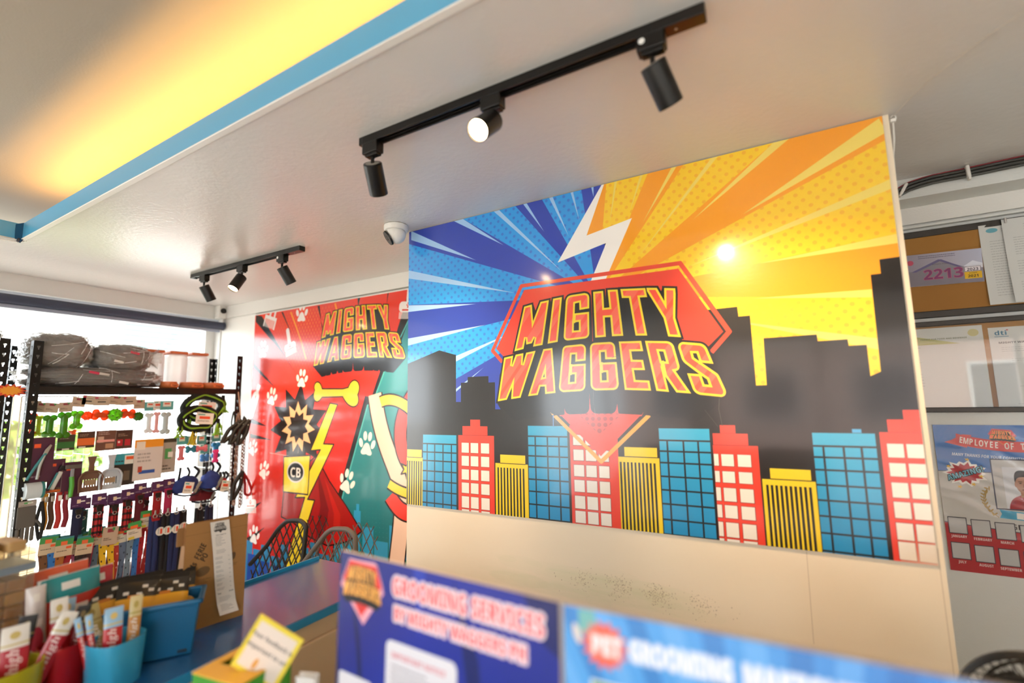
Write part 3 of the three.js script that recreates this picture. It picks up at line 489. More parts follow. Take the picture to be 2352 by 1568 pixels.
function sheet(w, h, curl, print) {   // a sheet that hangs from its top edge, its foot lifted off the board
  const g = new THREE.PlaneGeometry(w, h, 6, 14), p = g.attributes.position;
  for (let i = 0; i < p.count; i++) { const t = (h / 2 - p.getY(i)) / h, s = p.getX(i) / w; p.setZ(i, curl * t * t + 0.002 * Math.sin(s * 5 + t * 3)); }
  g.computeVertexNormals(); const b = g.clone(); b.translate(0, 0, -0.0006); return g;
}
{
  const a = docTex((g, W) => { g.fillStyle = '#6aa9b8'; g.beginPath(); g.ellipse(56, 44, 26, 16, 0, 0, 7); g.fill(); lines(g, 96, 40, 260, 2, 14); lines(g, 40, 120, 340, 22, 18); });
  const g = thing('notice_sheet', 'pale grey document pinned flat beside the permit plate, under another sheet', 'paper', [R(0.775), EYE + R(0.442), ZR + 0.0236], 0);
  part('page', sheet(R(0.245), R(0.282), 0.004), std(0xffffff, 0.75, { map: a, side: THREE.DoubleSide }), g);
  const b = docTex((g) => { lines(g, 90, 46, 260, 3, 16); lines(g, 40, 130, 340, 8, 16); lines(g, 40, 290, 160, 6, 17); lines(g, 240, 290, 130, 6, 17); lines(g, 40, 430, 330, 5, 17); });
  const h = thing('notice_sheet', 'white document with a curled foot hanging over the sheet below it on the cork board', 'paper', [R(0.83), EYE + R(0.447), ZR + 0.031], 0);
  part('page', sheet(R(0.24), R(0.29), 0.016), std(0xffffff, 0.7, { map: b, side: THREE.DoubleSide }), h); part('clip', rbox(0.006, 0.02, 0.006, 0.001, -0.118, 0.15, 0.002), CHROME, h);
}
{
  const g = thing('glazed_board', 'glass fronted certificate board in a slim dark frame below the cork board', 'notice board', [R(0.78), EYE + R(0.099), ZR + 0.012]);
  const w = R(1.0), h = R(0.322);
  part('backing', metreUV(rbox(w - 0.02, h - 0.02, 0.008, 0.001, 0, 0, -0.006), 2), cork, g); part('frame', frameBars(-w / 2, -h / 2, w / 2, h / 2, 0.019, 0.026), frameMetal, g);
  part('pane', span(-w / 2 + 0.015, -h / 2 + 0.015, 0.0075, w / 2 - 0.015, h / 2 - 0.015, 0.0095), PANE, g);
  const c1 = docTex((t, W, H) => { fillPoly(t, [0, 0, 60, 60, 300, 130, 0, 130], '#b9b878'); fillPoly(t, [0, 60, 180, 110, 0, 140], '#c9c58f'); t.fillStyle = '#c9c08a'; t.beginPath(); t.arc(372, 54, 28, 0, 7); t.fill(); t.fillStyle = '#80826a'; t.font = 'bold 15px sans-serif'; t.textAlign = 'center'; t.fillText('PERMIT FOR FOOD AND BEVERAGE', 215, 92); lines(t, 24, 150, 70, 17, 23); }, 420, 620);
  const c2 = docTex((t, W, H) => {
    t.fillStyle = '#2d6f92'; t.font = 'bold 46px sans-serif'; t.fillText('dti', 26, 62); t.fillRect(26, 72, 66, 4); t.fillStyle = '#b8434a'; t.beginPath(); t.arc(88, 24, 5, 0, 7); t.fill();
    t.fillStyle = '#33353a'; t.font = 'bold 21px sans-serif'; t.fillText('MIGHTY WAGGERS', 40, 130); lines(t, 50, 160, 330, 3, 15); t.font = '16px sans-serif'; t.fillText('LINA', 180, 226); lines(t, 90, 250, 290, 2, 14); t.font = 'italic 19px serif'; t.fillText('Certificate of', 170, 330); lines(t, 200, 352, 120, 1, 14); t.fillText('Business Name', 230, 440); lines(t, 110, 462, 250, 1, 14); lines(t, 90, 596, 200, 1, 14);
  }, 420, 620);
  panel(R(0.215), R(0.283), 0.0015, std(0xffffff, 0.7, { map: c1 }), PAPER, g, 'certificate', [R(-0.26), R(-0.004), 0]);
  panel(R(0.225), R(0.268), 0.0015, std(0xffffff, 0.7, { map: c2 }), PAPER, g, 'certificate', [R(-0.026), R(-0.009), 0]);
}
// plastic covered poster of the month
const staffTex = canvas(900, 1000, (g, W, H) => {
  g.fillStyle = '#c9c8c3'; g.fillRect(0, 0, W, H);
  g.fillStyle = '#4a7cc0'; g.fillRect(0, 0, W, 322); g.fillStyle = '#33486e'; g.fillRect(0, 320, W, 5);
  g.save(); g.lineJoin = 'round'; g.strokeStyle = '#2c3450'; g.lineWidth = 5;
  fillPoly(g, [0, 672, 900, 740, 900, 1000, 0, 1000], '#b3202a'); g.beginPath(); g.moveTo(0, 674); g.lineTo(900, 742); g.stroke();
  // ribbon
  fillPoly(g, [88, 120, 190, 66, 250, 70, 210, 158, 66, 122, 120, 104], '#d8483c');
  g.fillStyle = '#d23b34'; g.beginPath(); g.moveTo(150, 60); g.quadraticCurveTo(450, 140, 820, 96); g.lineTo(830, 166); g.quadraticCurveTo(450, 210, 140, 132); g.fill();
  const word = 'EMPLOYEE OF THE MONTH'; g.fillStyle = '#f3eee6'; g.font = 'bold 54px sans-serif'; g.textBaseline = 'middle'; g.textAlign = 'center';
  for (let i = 0; i < word.length; i++) { const x = 178 + i * 31.5, t = (x - 150) / 670; g.save(); g.translate(x, 100 + 118 * t * (1 - t) + t * 26); g.rotate(0.2 - t * 0.3); g.scale(0.82, 1.1); g.fillText(word[i], 0, 0); g.restore(); }
  g.font = 'italic bold 28px sans-serif'; g.fillStyle = '#dfe3ea'; g.textAlign = 'left'; g.save(); g.transform(0.92, 0.05, 0, 1, 0, 0); g.fillText('MANY THANKS FOR YOUR COMMITMENT TO EXCELLENCE', 112, 198); g.restore();
  drawSign(g, [0.19, 0.012, 0, 0.15, 268, -34], true, {});
  // burst
  const burst = (cx, cy, r0, r1, n, color) => { g.beginPath(); for (let i = 0; i < n * 2; i++) { const a = i * Math.PI / n, r = i % 2 ? r0 : r1 * (i % 4 ? 1 : 0.86); g.lineTo(cx + r * 1.15 * Math.cos(a), cy + r * 0.72 * Math.sin(a)); } g.closePath(); g.fillStyle = color; g.fill(); };
  burst(176, 334, 96, 132, 14, '#f2f0ea'); burst(176, 334, 72, 108, 14, '#b5262e');
  g.save(); g.translate(176, 336); g.rotate(-0.3); g.font = 'bold 50px sans-serif'; g.textAlign = 'center'; g.lineWidth = 10; g.strokeStyle = '#171e2c'; g.strokeText('AMAZING!', 0, 0); g.fillStyle = '#7cc6dc'; g.fillText('AMAZING!', 0, 0); g.restore();
  g.fillStyle = '#e6b93a'; for (const [x, y] of [[200, 240], [74, 290], [276, 352], [222, 408], [132, 428]]) burst(x, y, 7, 20, 5, '#e6b93a');
  // laurel
  g.strokeStyle = '#8f7430'; g.lineWidth = 4; g.beginPath(); g.moveTo(306, 430); g.quadraticCurveTo(220, 520, 352, 620); g.stroke(); g.fillStyle = '#a98d48';
  for (let i = 0; i < 9; i++) for (const s of [-1, 1]) { const t = i / 9, x = (1 - t) * (1 - t) * 306 + 2 * t * (1 - t) * 220 + t * t * 352, y = (1 - t) * (1 - t) * 430 + 2 * t * (1 - t) * 520 + t * t * 620; g.save(); g.translate(x + s * 9, y); g.rotate(s * 0.7 - 0.6 + t); g.beginPath(); g.ellipse(0, 0, 5, 15, 0, 0, 7); g.fill(); g.restore(); }
  // photograph: plain head and shoulders in a red shirt
  g.strokeStyle = '#3a4258'; g.lineWidth = 8; g.strokeRect(346, 232, 330, 330); g.fillStyle = '#c6c6c4'; g.fillRect(350, 236, 322, 322); g.fillStyle = '#d5d8dd'; g.fillRect(410, 282, 230, 276);
  g.save(); g.beginPath(); g.rect(410, 282, 230, 276); g.clip();
  g.fillStyle = '#a3232b'; g.beginPath(); g.moveTo(424, 570); g.bezierCurveTo(430, 490, 470, 480, 500, 466); g.lineTo(560, 466); g.bezierCurveTo(600, 484, 636, 490, 640, 570); g.fill();
  g.fillStyle = '#b0846c'; g.fillRect(504, 430, 54, 48); g.beginPath(); g.ellipse(530, 388, 50, 66, 0, 0, 7); g.fillStyle = '#bb907a'; g.fill(); g.beginPath(); g.ellipse(482, 396, 8, 17, 0, 0, 7); g.ellipse(579, 396, 8, 17, 0, 0, 7); g.fill();
  g.fillStyle = '#23201f'; g.beginPath(); g.moveTo(478, 384); g.bezierCurveTo(468, 308, 500, 300, 530, 302); g.bezierCurveTo(566, 300, 594, 318, 582, 386); g.bezierCurveTo(574, 350, 560, 346, 530, 344); g.bezierCurveTo(500, 346, 488, 350, 478, 384); g.fill();
  g.fillStyle = '#3c2a24'; for (const x of [510, 551]) { g.beginPath(); g.ellipse(x, 386, 8, 3.4, 0, 0, 7); g.fill(); g.fillRect(x - 12, 374, 24, 4); } g.fillStyle = '#94695a'; fillPoly(g, [528, 388, 522, 412, 540, 412], '#9b7160'); g.fillStyle = '#8c5450'; g.beginPath(); g.ellipse(530, 429, 17, 4.5, 0, 0, 7); g.fill(); g.restore();
  fillPoly(g, [360, 566, 690, 592, 690, 640, 356, 622, 372, 594], '#3aa2c8'); g.fillStyle = '#ece9e4'; g.save(); g.translate(540, 606); g.rotate(0.06); g.fillRect(-80, -20, 170, 40); g.fillStyle = '#2b2b30'; g.font = 'italic 28px monospace'; g.textAlign = 'center'; g.fillText('Rasty', 0, 2); g.restore();
  g.fillStyle = '#3a3634'; g.font = 'bold 46px sans-serif'; g.textAlign = 'left'; g.save(); g.transform(1, 0.06, 0, 1, 0, 0); g.fillText('CONGRATULATIONS', 322, 648); g.restore();
  // months
  const months = ['JANUARY', 'FEBRUARY', 'MARCH', 'APRIL', 'MAY', 'JUNE', 'JULY', 'AUGUST', 'SEPTEMBER', 'OCTOBER', 'NOVEMBER', 'DECEMBER'];
  months.forEach((m, i) => { const x = 24 + (i % 6) * 148, y = 640 + (i > 5 ? 170 : 0) + (i % 6) * 7; g.fillStyle = '#8f9094'; g.fillRect(x, y, 118, 108); g.fillStyle = '#bfc0bf'; g.fillRect(x + 3, y + 3, 112, 102); g.strokeStyle = '#2f2f3c'; g.lineWidth = 5; g.strokeRect(x, y, 118, 108); g.fillStyle = '#e4ded8'; g.font = 'bold 23px sans-serif'; g.textAlign = 'center'; g.fillText(m, x + 60, y + 128); });
  g.restore();
});
{
  const w = R(0.36), h = R(0.488), g = thing('staff_poster', 'blue, grey and red staff award poster in crinkled clear plastic', 'poster', [R(0.464) + w / 2, EYE + R(-0.349), ZR + 0.003]);
  panel(w, h, 0.003, std(0xffffff, 0.55, { map: staffTex }), PAPER, g, 'printed_sheet');
  const f = new THREE.PlaneGeometry(w * 1.005, h * 1.003, 70, 80), p = f.attributes.position;
  for (let i = 0; i < p.count; i++) { const x = p.getX(i), y = p.getY(i), a = 0.9 * x + y * 1.6; p.setZ(i, 0.006 + 0.0022 * perlin.noise(x * 9, y * 30 + x * 14, 3.1) + 0.0012 * perlin.noise(x * 30, a * 70, 7.7)); }
  f.computeVertexNormals(); part('plastic_sleeve', f, FILM, g);
}
// cable bundle along the beam with white clips
{
  const zc = -2.235;
  const g = thing('cable_bundle', 'bundle of dark grey cables and one red wire along the beam under the ceiling', 'cable');
  const run = (dy, dz, r, m, name) => part(name, tube([[0.36, CEIL - 0.17 + dy, zc - 0.06 + dz], [0.42, CEIL - 0.08 + dy, zc + dz], [0.47, CEIL - 0.034 + dy, zc + 0.004 + dz], [0.55, CEIL - 0.018 + dy, zc + 0.006 + dz], [0.66, CEIL - 0.016 + dy, zc + 0.006 + dz], [0.8, CEIL - 0.012 + dy, zc + 0.008 + dz], [1.1, CEIL - 0.012 + dy, zc + 0.008 + dz], [2.4, CEIL - 0.012 + dy, zc + 0.008 + dz]], r, 60, 8), m, g);
  const cab = std(0x3d3d3a, 0.5);
  run(0, 0.003, 0.0055, cab, 'cable'); run(-0.0115, 0.002, 0.0055, cab, 'cable'); run(-0.0228, 0.001, 0.005, std(0x4c4c48, 0.5), 'cable');
  run(0.0085, 0.001, 0.0022, std(0x8a1420, 0.5), 'wire');
  const clip = [rbox(0.011, 0.046, 0.018, 0.004), rbox(0.008, 0.012, 0.02, 0.003, 0, -0.026, 0)];
  solo('cable_clip', clip, WHITE_PLASTIC, 'white cable clip at the bend of the bundle, nearest the mural wall', 'clip', undefined, [0.472, CEIL - 0.043, zc + 0.007], [0, 0, -0.5]);
  solo('cable_clip', clip, WHITE_PLASTIC, 'white cable clip on the straight stretch of the bundle under the ceiling', 'clip', undefined, [0.655, CEIL - 0.024, zc + 0.014], [0, 0, 0.05]);
}
// hook and thin line at the upper corner of the partition
{
  const g = thing('line_hook', 'small white hook at the upper right corner of the mural wall', 'hook', [0.352, CEIL - 0.014, -1.69]);
  part('cup', [rbox(0.014, 0.01, 0.012, 0.002, 0.002, -0.004, 0), tube([[-0.004, 0.004, 0.006], [0.002, 0.009, 0.006], [0.008, 0.005, 0.006], [0.009, -0.003, 0.006]], 0.0015, 10)], WHITE_PLASTIC, g);
  solo('fishing_line', tube([[0.354, CEIL - 0.008, -1.682], [0.40, CEIL - 0.004, -1.55], [0.5, CEIL - 0.004, -1.38], [0.75, CEIL - 0.003, -1.12], [1.1, CEIL - 0.003, -0.86]], 0.0011, 30, 5), std(0xcabfb0, 0.4), 'thin pale line running from the small hook across the ceiling', 'line');
  part('cord', tube([[0.002, -0.01, 0], [0, -0.06, -0.002], [-0.004, -0.12, -0.02], [-0.0055, -0.5, -0.04], [-0.0055, -1.2, -0.04]], 0.0024, 24, 6), WHITE_PLASTIC, g);
}
// ---------------------------------------------------------------- outside the left window
{
  const pave = struct('ground', span(-40, -0.2, -30, -4.2, -0.1, 30), std(0xb9b5ad, 0.8));
  struct('ground_street', span(-4.19, -0.2, 2.91, 30, -0.1, 40), std(0x8f8d8a, 0.8));
  const g = thing('neighbour_building', 'pale building with white louvred shutters across the yard, seen through the left window', 'building', [-10.4, 0, -5.2]);
  part('wall', span(-2.5, -0.1, -3.0, 1.0, 5.6, 0.2), std(0xe8e8e6, 0.8), g); part('roof_edge', span(-2.6, 5.6, -3.1, 1.15, 5.8, 0.35), std(0xcfcfca, 0.8), g);
  for (const z of [0.2]) {
    part('shutter_frame', [span(1.0, 2.55, -0.9, 1.05, 2.6, 1.65), span(1.0, 3.2, -0.9, 1.05, 3.26, 1.65), span(1.0, 2.55, 1.6, 1.05, 3.26, 1.65), span(1.0, 2.55, -0.95, 1.05, 3.26, -0.9)], WHITE_PLASTIC, g);
    for (let i = 0; i < 7; i++) part('slat', rot(rbox(0.012, 0.075, 2.5, 0.003), 0, 0, 0.5), std(0x5f706e, 0.5), g, [1.0, 2.64 + i * 0.09, 0.36]);
  }
  const leafMat = std(0x7fa03a, 0.6, { side: THREE.DoubleSide });
  for (const [x, z, r, txt] of [[-8.6, -2.4, 0.75, 'nearest the end of the window'], [-8.9, -0.5, 0.85, 'beside a second shrub']]) {
    const s = thing('garden_shrub', `bright green leafy shrub out in the sunny yard, ${txt}`, 'shrub', [x, -0.1, z]);
    const leaves = []; const one = new THREE.PlaneGeometry(0.07, 0.13, 1, 2);
    for (let i = 0; i < 900; i++) { const a = rnd(0, 6.28), b = Math.acos(rnd(-0.4, 1)), q = r * Math.cbrt(rnd(0.25, 1)); leaves.push(mv(rot(one.clone(), rnd(-1, 1), rnd(0, 6), rnd(-1, 1)), q * Math.sin(b) * Math.cos(a), 0.95 + q * Math.cos(b) * 0.85, q * Math.sin(b) * Math.sin(a))); }
    part('foliage', leaves, leafMat, s).userData.kind = 'stuff'; part('stem', [bar([0, 0, 0], [0.05, 1.1, 0.05], 0.04), bar([0, 0, 0], [-0.1, 1.0, -0.08], 0.03)], std(0x6d5636, 0.9), s);
  }
}
// across the street behind the camera: what the glossy boards mirror
{
  const g = thing('street_building', 'pink and white building across the street, mirrored in the glazed board', 'building', [2.2, 0, 13]);
  part('wall', span(-7, -0.1, 0, 5, 6.5, 0.5), std(0xd9b7a8, 0.8), g); part('cornice', span(-7.1, 3.1, -0.3, 5.1, 3.35, 0), std(0xe9e4da, 0.7), g);
  for (let i = 0; i < 4; i++) { part('window_frame', span(-6 + i * 2.8, 0.9, -0.06, -4.4 + i * 2.8, 2.5, 0), WHITE_PLASTIC, g); part('pane', span(-5.92 + i * 2.8, 0.98, -0.07, -4.48 + i * 2.8, 2.42, -0.061), phys(0x40505a, 0.05), g); }
}

// ---------------------------------------------------------------- display rack in the window
// rack space: u runs along the window away from the camera (u = -z), y is height above eye level, d is depth towards the room
const XR = -3.52;
const spot = (u, y, d = 0) => [XR + d, EYE + y, -u];
const rack = (name, label, category, u, y, d = 0, group, tilt = 0) => { const g = thing(name, label, category, spot(u, y, d), Math.PI / 2 + tilt, group); return g; };
const postMat = std(0x15120f, 0.45, { metalness: 0.35 });
function angleProfile(h) {      // slotted angle post, keyhole slots cut through both flanges
  const w = 0.04, flange = () => { const holes = []; for (let y = 0.03; y < h - 0.03; y += 0.05) holes.push([[0.0175, y], [0.0175, y + 0.008], [0.014, y + 0.012], [0.014, y + 0.02], [0.026, y + 0.02], [0.026, y + 0.012], [0.0225, y + 0.008], [0.0225, y]]); return plate([[0, 0], [w, 0], [w, h], [0, h]], 0.002, 0, holes); };
  return [flange(), rot(flange(), 0, Math.PI / 2)];
}
function shelfRack(label, u0, u1, shelves, postTop) {
  const g = thing('shelf_rack', label, 'shelf', [XR, 0, -(u0 + u1) / 2], Math.PI / 2), L = u1 - u0, D = 0.36;
  const h = EYE + postTop, prof = join(angleProfile(h));
  for (const [sx, sz, ry] of [[-1, 1, 0], [1, 1, Math.PI / 2], [-1, -1, -Math.PI / 2], [1, -1, Math.PI]]) part('post', prof, postMat, g, [sx * L / 2, 0, sz > 0 ? 0.012 : -D], [0, ry, 0]);
  for (const y of shelves) { part('shelf_board', [rbox(L - 0.01, 0.006, D, 0.001, 0, 0.017, -D / 2), rbox(L - 0.01, 0.036, 0.003, 0.001, 0, 0, 0.006), rbox(L - 0.01, 0.036, 0.003, 0.001, 0, 0, -D - 0.002)], std(0x1c1310, 0.4, { metalness: 0.3 }), g, [0, EYE + y, 0]); }
  return g;
}
shelfRack('black slotted steel rack in the window, full of hanging pet goods', 0.958, 2.112, [0.112, -1.28], 0.378);
shelfRack('second black slotted steel rack at the left edge of the window', 0.02, 0.868, [0.112, -1.28], 0.378);
// white wire grid behind the goods, with hooks
function wireGrid(label, u0, u1, hooks) {
  const g = thing('grid_panel', label, 'grid', [XR - 0.235, 0, -(u0 + u1) / 2], Math.PI / 2), L = u1 - u0, y0 = EYE - 1.2, y1 = EYE + 0.08, wires = [];
  for (let x = -L / 2; x <= L / 2 + 0.001; x += 0.05) wires.push(bar([x, y0, 0], [x, y1, 0], 0.0016, 4));
  for (let y = y0; y <= y1 + 0.001; y += 0.05) wires.push(bar([-L / 2, y, 0.003], [L / 2, y, 0.003], 0.0016, 4));
  part('wire_mesh', wires, WHITE_PLASTIC, g); part('frame', [bar([-L / 2, y0, 0], [-L / 2, y1, 0], 0.004), bar([L / 2, y0, 0], [L / 2, y1, 0], 0.004), bar([-L / 2, y1, 0], [L / 2, y1, 0], 0.004)], WHITE_PLASTIC, g);
  for (const [u, y] of hooks) part('hook', tube([[u - (u0 + u1) / 2, EYE + y, 0.004], [u - (u0 + u1) / 2, EYE + y - 0.002, 0.18], [u - (u0 + u1) / 2, EYE + y + 0.004, 0.235], [u - (u0 + u1) / 2, EYE + y + 0.014, 0.245]], 0.0022, 10, 5), CHROME, g);
}
const hookSpots = []; for (const [y, list] of [[0.06, [1.09, 1.17, 1.26, 1.34, 1.42, 1.53, 1.6, 1.85]], [-0.13, [1.14, 1.23, 1.32, 1.41]], [-0.2, [1.54, 1.66, 1.73, 1.79, 1.86, 1.94]], [-0.26, [1.1, 1.17, 1.25, 1.35, 1.42]], [-0.42, [1.72, 1.77, 1.85, 1.93]], [-0.48, [1.21, 1.3, 1.39, 1.44, 1.51, 1.6, 1.67]], [-0.68, [1.1, 1.17, 1.25, 1.31, 1.42, 1.49, 1.55, 1.64, 1.7]]]) for (const u of list) hookSpots.push([u, y]);
wireGrid('white wire grid in the window with rows of chrome hooks', 1.0, 2.13, hookSpots);
wireGrid('white wire grid in the second window rack by the left edge of the view', 0.1, 0.9, []);
// clear plastic rail strip standing between the two racks
solo('clear_strip', [rbox(0.004, 1.35, 0.03, 0.001), rbox(0.006, 1.35, 0.004, 0.001, 0, 0, 0.015)], phys(0xf0ead8, 0.15, { transmission: 0.7, thickness: 0 }), 'clear plastic edge strip standing between the two black racks', 'strip', undefined, [XR + 0.03, EYE - 0.6, -0.913]);

// soft bundles: a rounded, wrinkled block; crease > 0 folds sharp ridges into it
function bundle(w, h, d, wrinkle, freq, s, crease = 0) {
  const g = new THREE.SphereGeometry(1, crease ? 120 : 64, crease ? 80 : 44), p = g.attributes.position, e = 0.66;
  for (let i = 0; i < p.count; i++) {
    const q = [p.getX(i), p.getY(i), p.getZ(i)].map((v) => Math.sign(v) * Math.pow(Math.abs(v), e));
    let n = 1 + wrinkle * (perlin.noise(q[0] * freq + s, q[1] * freq * 1.6, q[2] * freq) + 0.5 * perlin.noise(q[0] * freq * 2.4, q[1] * freq * 3 + s, q[2] * freq * 2.2));
    if (crease) { const k = 0.8 * perlin.noise(q[0] * 2 + s, q[1] * 2, q[2] * 2), r = (f, z) => 1 - Math.abs(perlin.noise(q[0] * f + k * 2 + z, q[1] * f * 1.7 - q[0] * f * 0.6, q[2] * f + s)) * 2.4; n += crease * (Math.max(0, r(2.6, s)) ** 3 + 0.6 * Math.max(0, r(5.5, s + 3)) ** 3); }
    p.setXYZ(i, q[0] * n * w / 2, q[1] * n * h / 2, q[2] * n * d / 2);
  }
  g.computeVertexNormals(); return g;
}
const bedGrey = std(0x6d625a, 0.9, { bumpMap: peelFine, bumpScale: 0.002 }), bedDark = std(0x544a44, 0.9, { bumpMap: peelFine, bumpScale: 0.002 });
const wrap = phys(0xf4f2ee, 0.14, { transmission: 0.8, thickness: 0, ior: 1.5, bumpMap: rep(peel, 3), bumpScale: 0.012 });
const foldGlintFilm = phys(0xf6f4f0, 0.2, { transmission: 0.35, thickness: 0 });  // whiter than the wrap, its colour stands in for glints along the creases
function wrapped(label, u, y, w, h, d, mat, s, o = {}) {
  const g = rack('wrapped_pet_bed', label, 'pet bed', u, y, o.d ?? -0.16, undefined, o.tilt ?? 0);
  if (o.two) { part('bed', bundle(w * 0.95, h * 0.52, d * 0.95, 0.12, 2.2, s), mat, g, [0, h * 0.23, 0]); part('bed', bundle(w * 0.98, h * 0.5, d * 0.95, 0.12, 2.2, s + 4), bedDark, g, [0, -h * 0.24, 0.004]); }
  else part('bed', bundle(w * 0.97, h * 0.97, d * 0.95, 0.16, 2.6, s), mat, g);
  part('plastic_wrap', bundle(w * 1.02, h * 1.03, d * 1.04, 0.06, 2.2, s + 9, 0.085), wrap, g);
  for (let i = 0; i < (o.two ? 9 : 6); i++) {     // pale raised folds, added as highlight streaks on the plastic
    const a = rnd(-0.8, 0.8) * w / 2, b = rnd(-0.75, 0.75) * h / 2, l = rnd(0.05, 0.16), t = rnd(-0.5, 0.5) + (rnd() < 0.3 ? 1.1 : 0), at = (k) => { const x = Math.max(-0.97, Math.min(0.97, (a + l * k * Math.cos(t)) / (w / 2))), y = Math.max(-0.97, Math.min(0.97, (b + l * k * Math.sin(t) + 0.012 * k * k) / (h / 2))); return [x * w / 2, y * h / 2, d * 0.53 * Math.pow(Math.max(0.02, 1 - Math.pow(Math.abs(x), 3) * 0.8 - Math.pow(Math.abs(y), 3) * 0.8), 0.34) + 0.002]; };
    part('fold_glint', tube([at(-0.5), at(-0.2), at(0.15), at(0.5)], rnd(0.0012, 0.0032), 10, 5).scale(1, 1, 1), foldGlintFilm, g);
  }
  if (o.ruff) part('wrap_end', (() => { const q = new THREE.ConeGeometry(0.055, 0.08, 28, 6, true), p = q.attributes.position; for (let i = 0; i < p.count; i++) { const a = Math.atan2(p.getZ(i), p.getX(i)), k = 1 + 0.3 * Math.sin(a * 7); p.setX(i, p.getX(i) * k); p.setZ(i, p.getZ(i) * k); } q.computeVertexNormals(); return rot(q, 0, 0, Math.PI / 2); })(), wrap, g, [w * 0.53, h * 0.05, 0.05]);
  for (const [x, yy, c] of o.tags ?? []) part('tag', rbox(0.05, 0.014, 0.002, 0.001), std(c, 0.6), g, [x, yy, d * 0.5 + 0.012], [0, 0, -0.2]);
}
wrapped('grey folded pet bed in clear plastic, upper left bundle on the window shelf', 1.105, 0.338, 0.28, 0.2, 0.28, bedGrey, 1, { d: -0.165 });
wrapped('grey folded pet bed in crinkled clear plastic, upper right bundle on the window shelf', 1.405, 0.32, 0.3, 0.165, 0.28, bedGrey, 7, { d: -0.165, ruff: true, tags: [[-0.05, -0.03, 0xd8d6cf], [0.03, 0.03, 0xd0304a]] });
wrapped('long pair of dark grey pet beds in clear plastic under two other bundles', 1.285, 0.19, 0.64, 0.12, 0.3, bedGrey, 3, { d: -0.165, two: true, tags: [[-0.05, 0.026, 0xd43a58], [0.1, -0.03, 0xd8d6cf], [0.0, 0.018, 0xcfcac0]] });
wrapped('grey pet bed in cloudy plastic on the second rack at the left edge', 0.74, 0.295, 0.26, 0.31, 0.28, bedGrey, 12, { d: -0.165 });
{
  const g = rack('starburst_sign', 'orange and red starburst price card on the second rack at the left edge', 'price card', 0.885, 0.105, 0.02);
  const pts = []; for (let i = 0; i < 28; i++) { const a = i * Math.PI / 14, r = i % 2 ? 0.036 : 0.052; pts.push([r * 1.3 * Math.cos(a), r * 0.7 * Math.sin(a)]); }
  part('card', plate(pts, 0.002), std(0xd8482a, 0.6), g); part('centre', plate(pts.map(([x, y]) => [x * 0.72, y * 0.72]), 0.002), std(0xf0a030, 0.6), g, [0, 0, 0.002]);
}
// food tubs with orange lids, and orange bowls in front of them
const tubWhite = phys(0xf3f2f0, 0.35, { transmission: 0.35, thickness: 0 }), lidOrange = std(0xd8774a, 0.45), bowlOrange = std(0xdd7a45, 0.4);
[[1.60, 'beside the plastic bundles'], [1.745, 'middle of the three tubs'], [1.885, 'nearest the window jamb']].forEach(([u, where]) => {
  const g = rack('food_tub', `tall white storage tub with an orange lid, ${where}`, 'tub', u, 0.142, -0.2);
  part('body', (() => { const b = rbox(0.125, 0.235, 0.16, 0.03, 0, 0.1175, 0); return b; })(), tubWhite, g);
  part('lid', rbox(0.116, 0.02, 0.15, 0.008, 0, 0.243, 0), lidOrange, g); part('base_ring', rbox(0.11, 0.012, 0.13, 0.004, 0, 0.006, 0.002), lidOrange, g);
});
const bowlText = canvas(256, 64, (g, W, H) => { g.fillStyle = '#dd7a45'; g.fillRect(0, 0, W, H); g.fillStyle = '#2a1a12'; g.font = 'italic bold 46px serif'; g.textAlign = 'center'; g.textBaseline = 'middle'; g.fillText('Doggie', W / 2, H / 2); });
[[1.66, 0.1, 'partly behind a plastic bundle'], [1.80, 0.155, 'in the middle of the shelf end'], [1.945, 0.15, 'nearest the rack post']].forEach(([u, w, where]) => {
  const g = rack('pet_bowl', `orange pet bowl with black lettering, ${where}`, 'bowl', u, 0.134, -0.06);
  part('bowl', lathe([[0.0001, 0.006], [0.04, 0.006], [0.052, 0.038], [0.056, 0.042], [0.06, 0.04], [0.066, 0], [0.0001, 0]], 40).scale(w / 0.132, 1, 0.8), bowlOrange, g);
  panel(w * 0.5, 0.02, 0.001, std(0xffffff, 0.5, { map: bowlText }), bowlOrange, g, 'lettering', [w * 0.1, 0.018, 0.0535], [-0.12, 0, 0]);
});

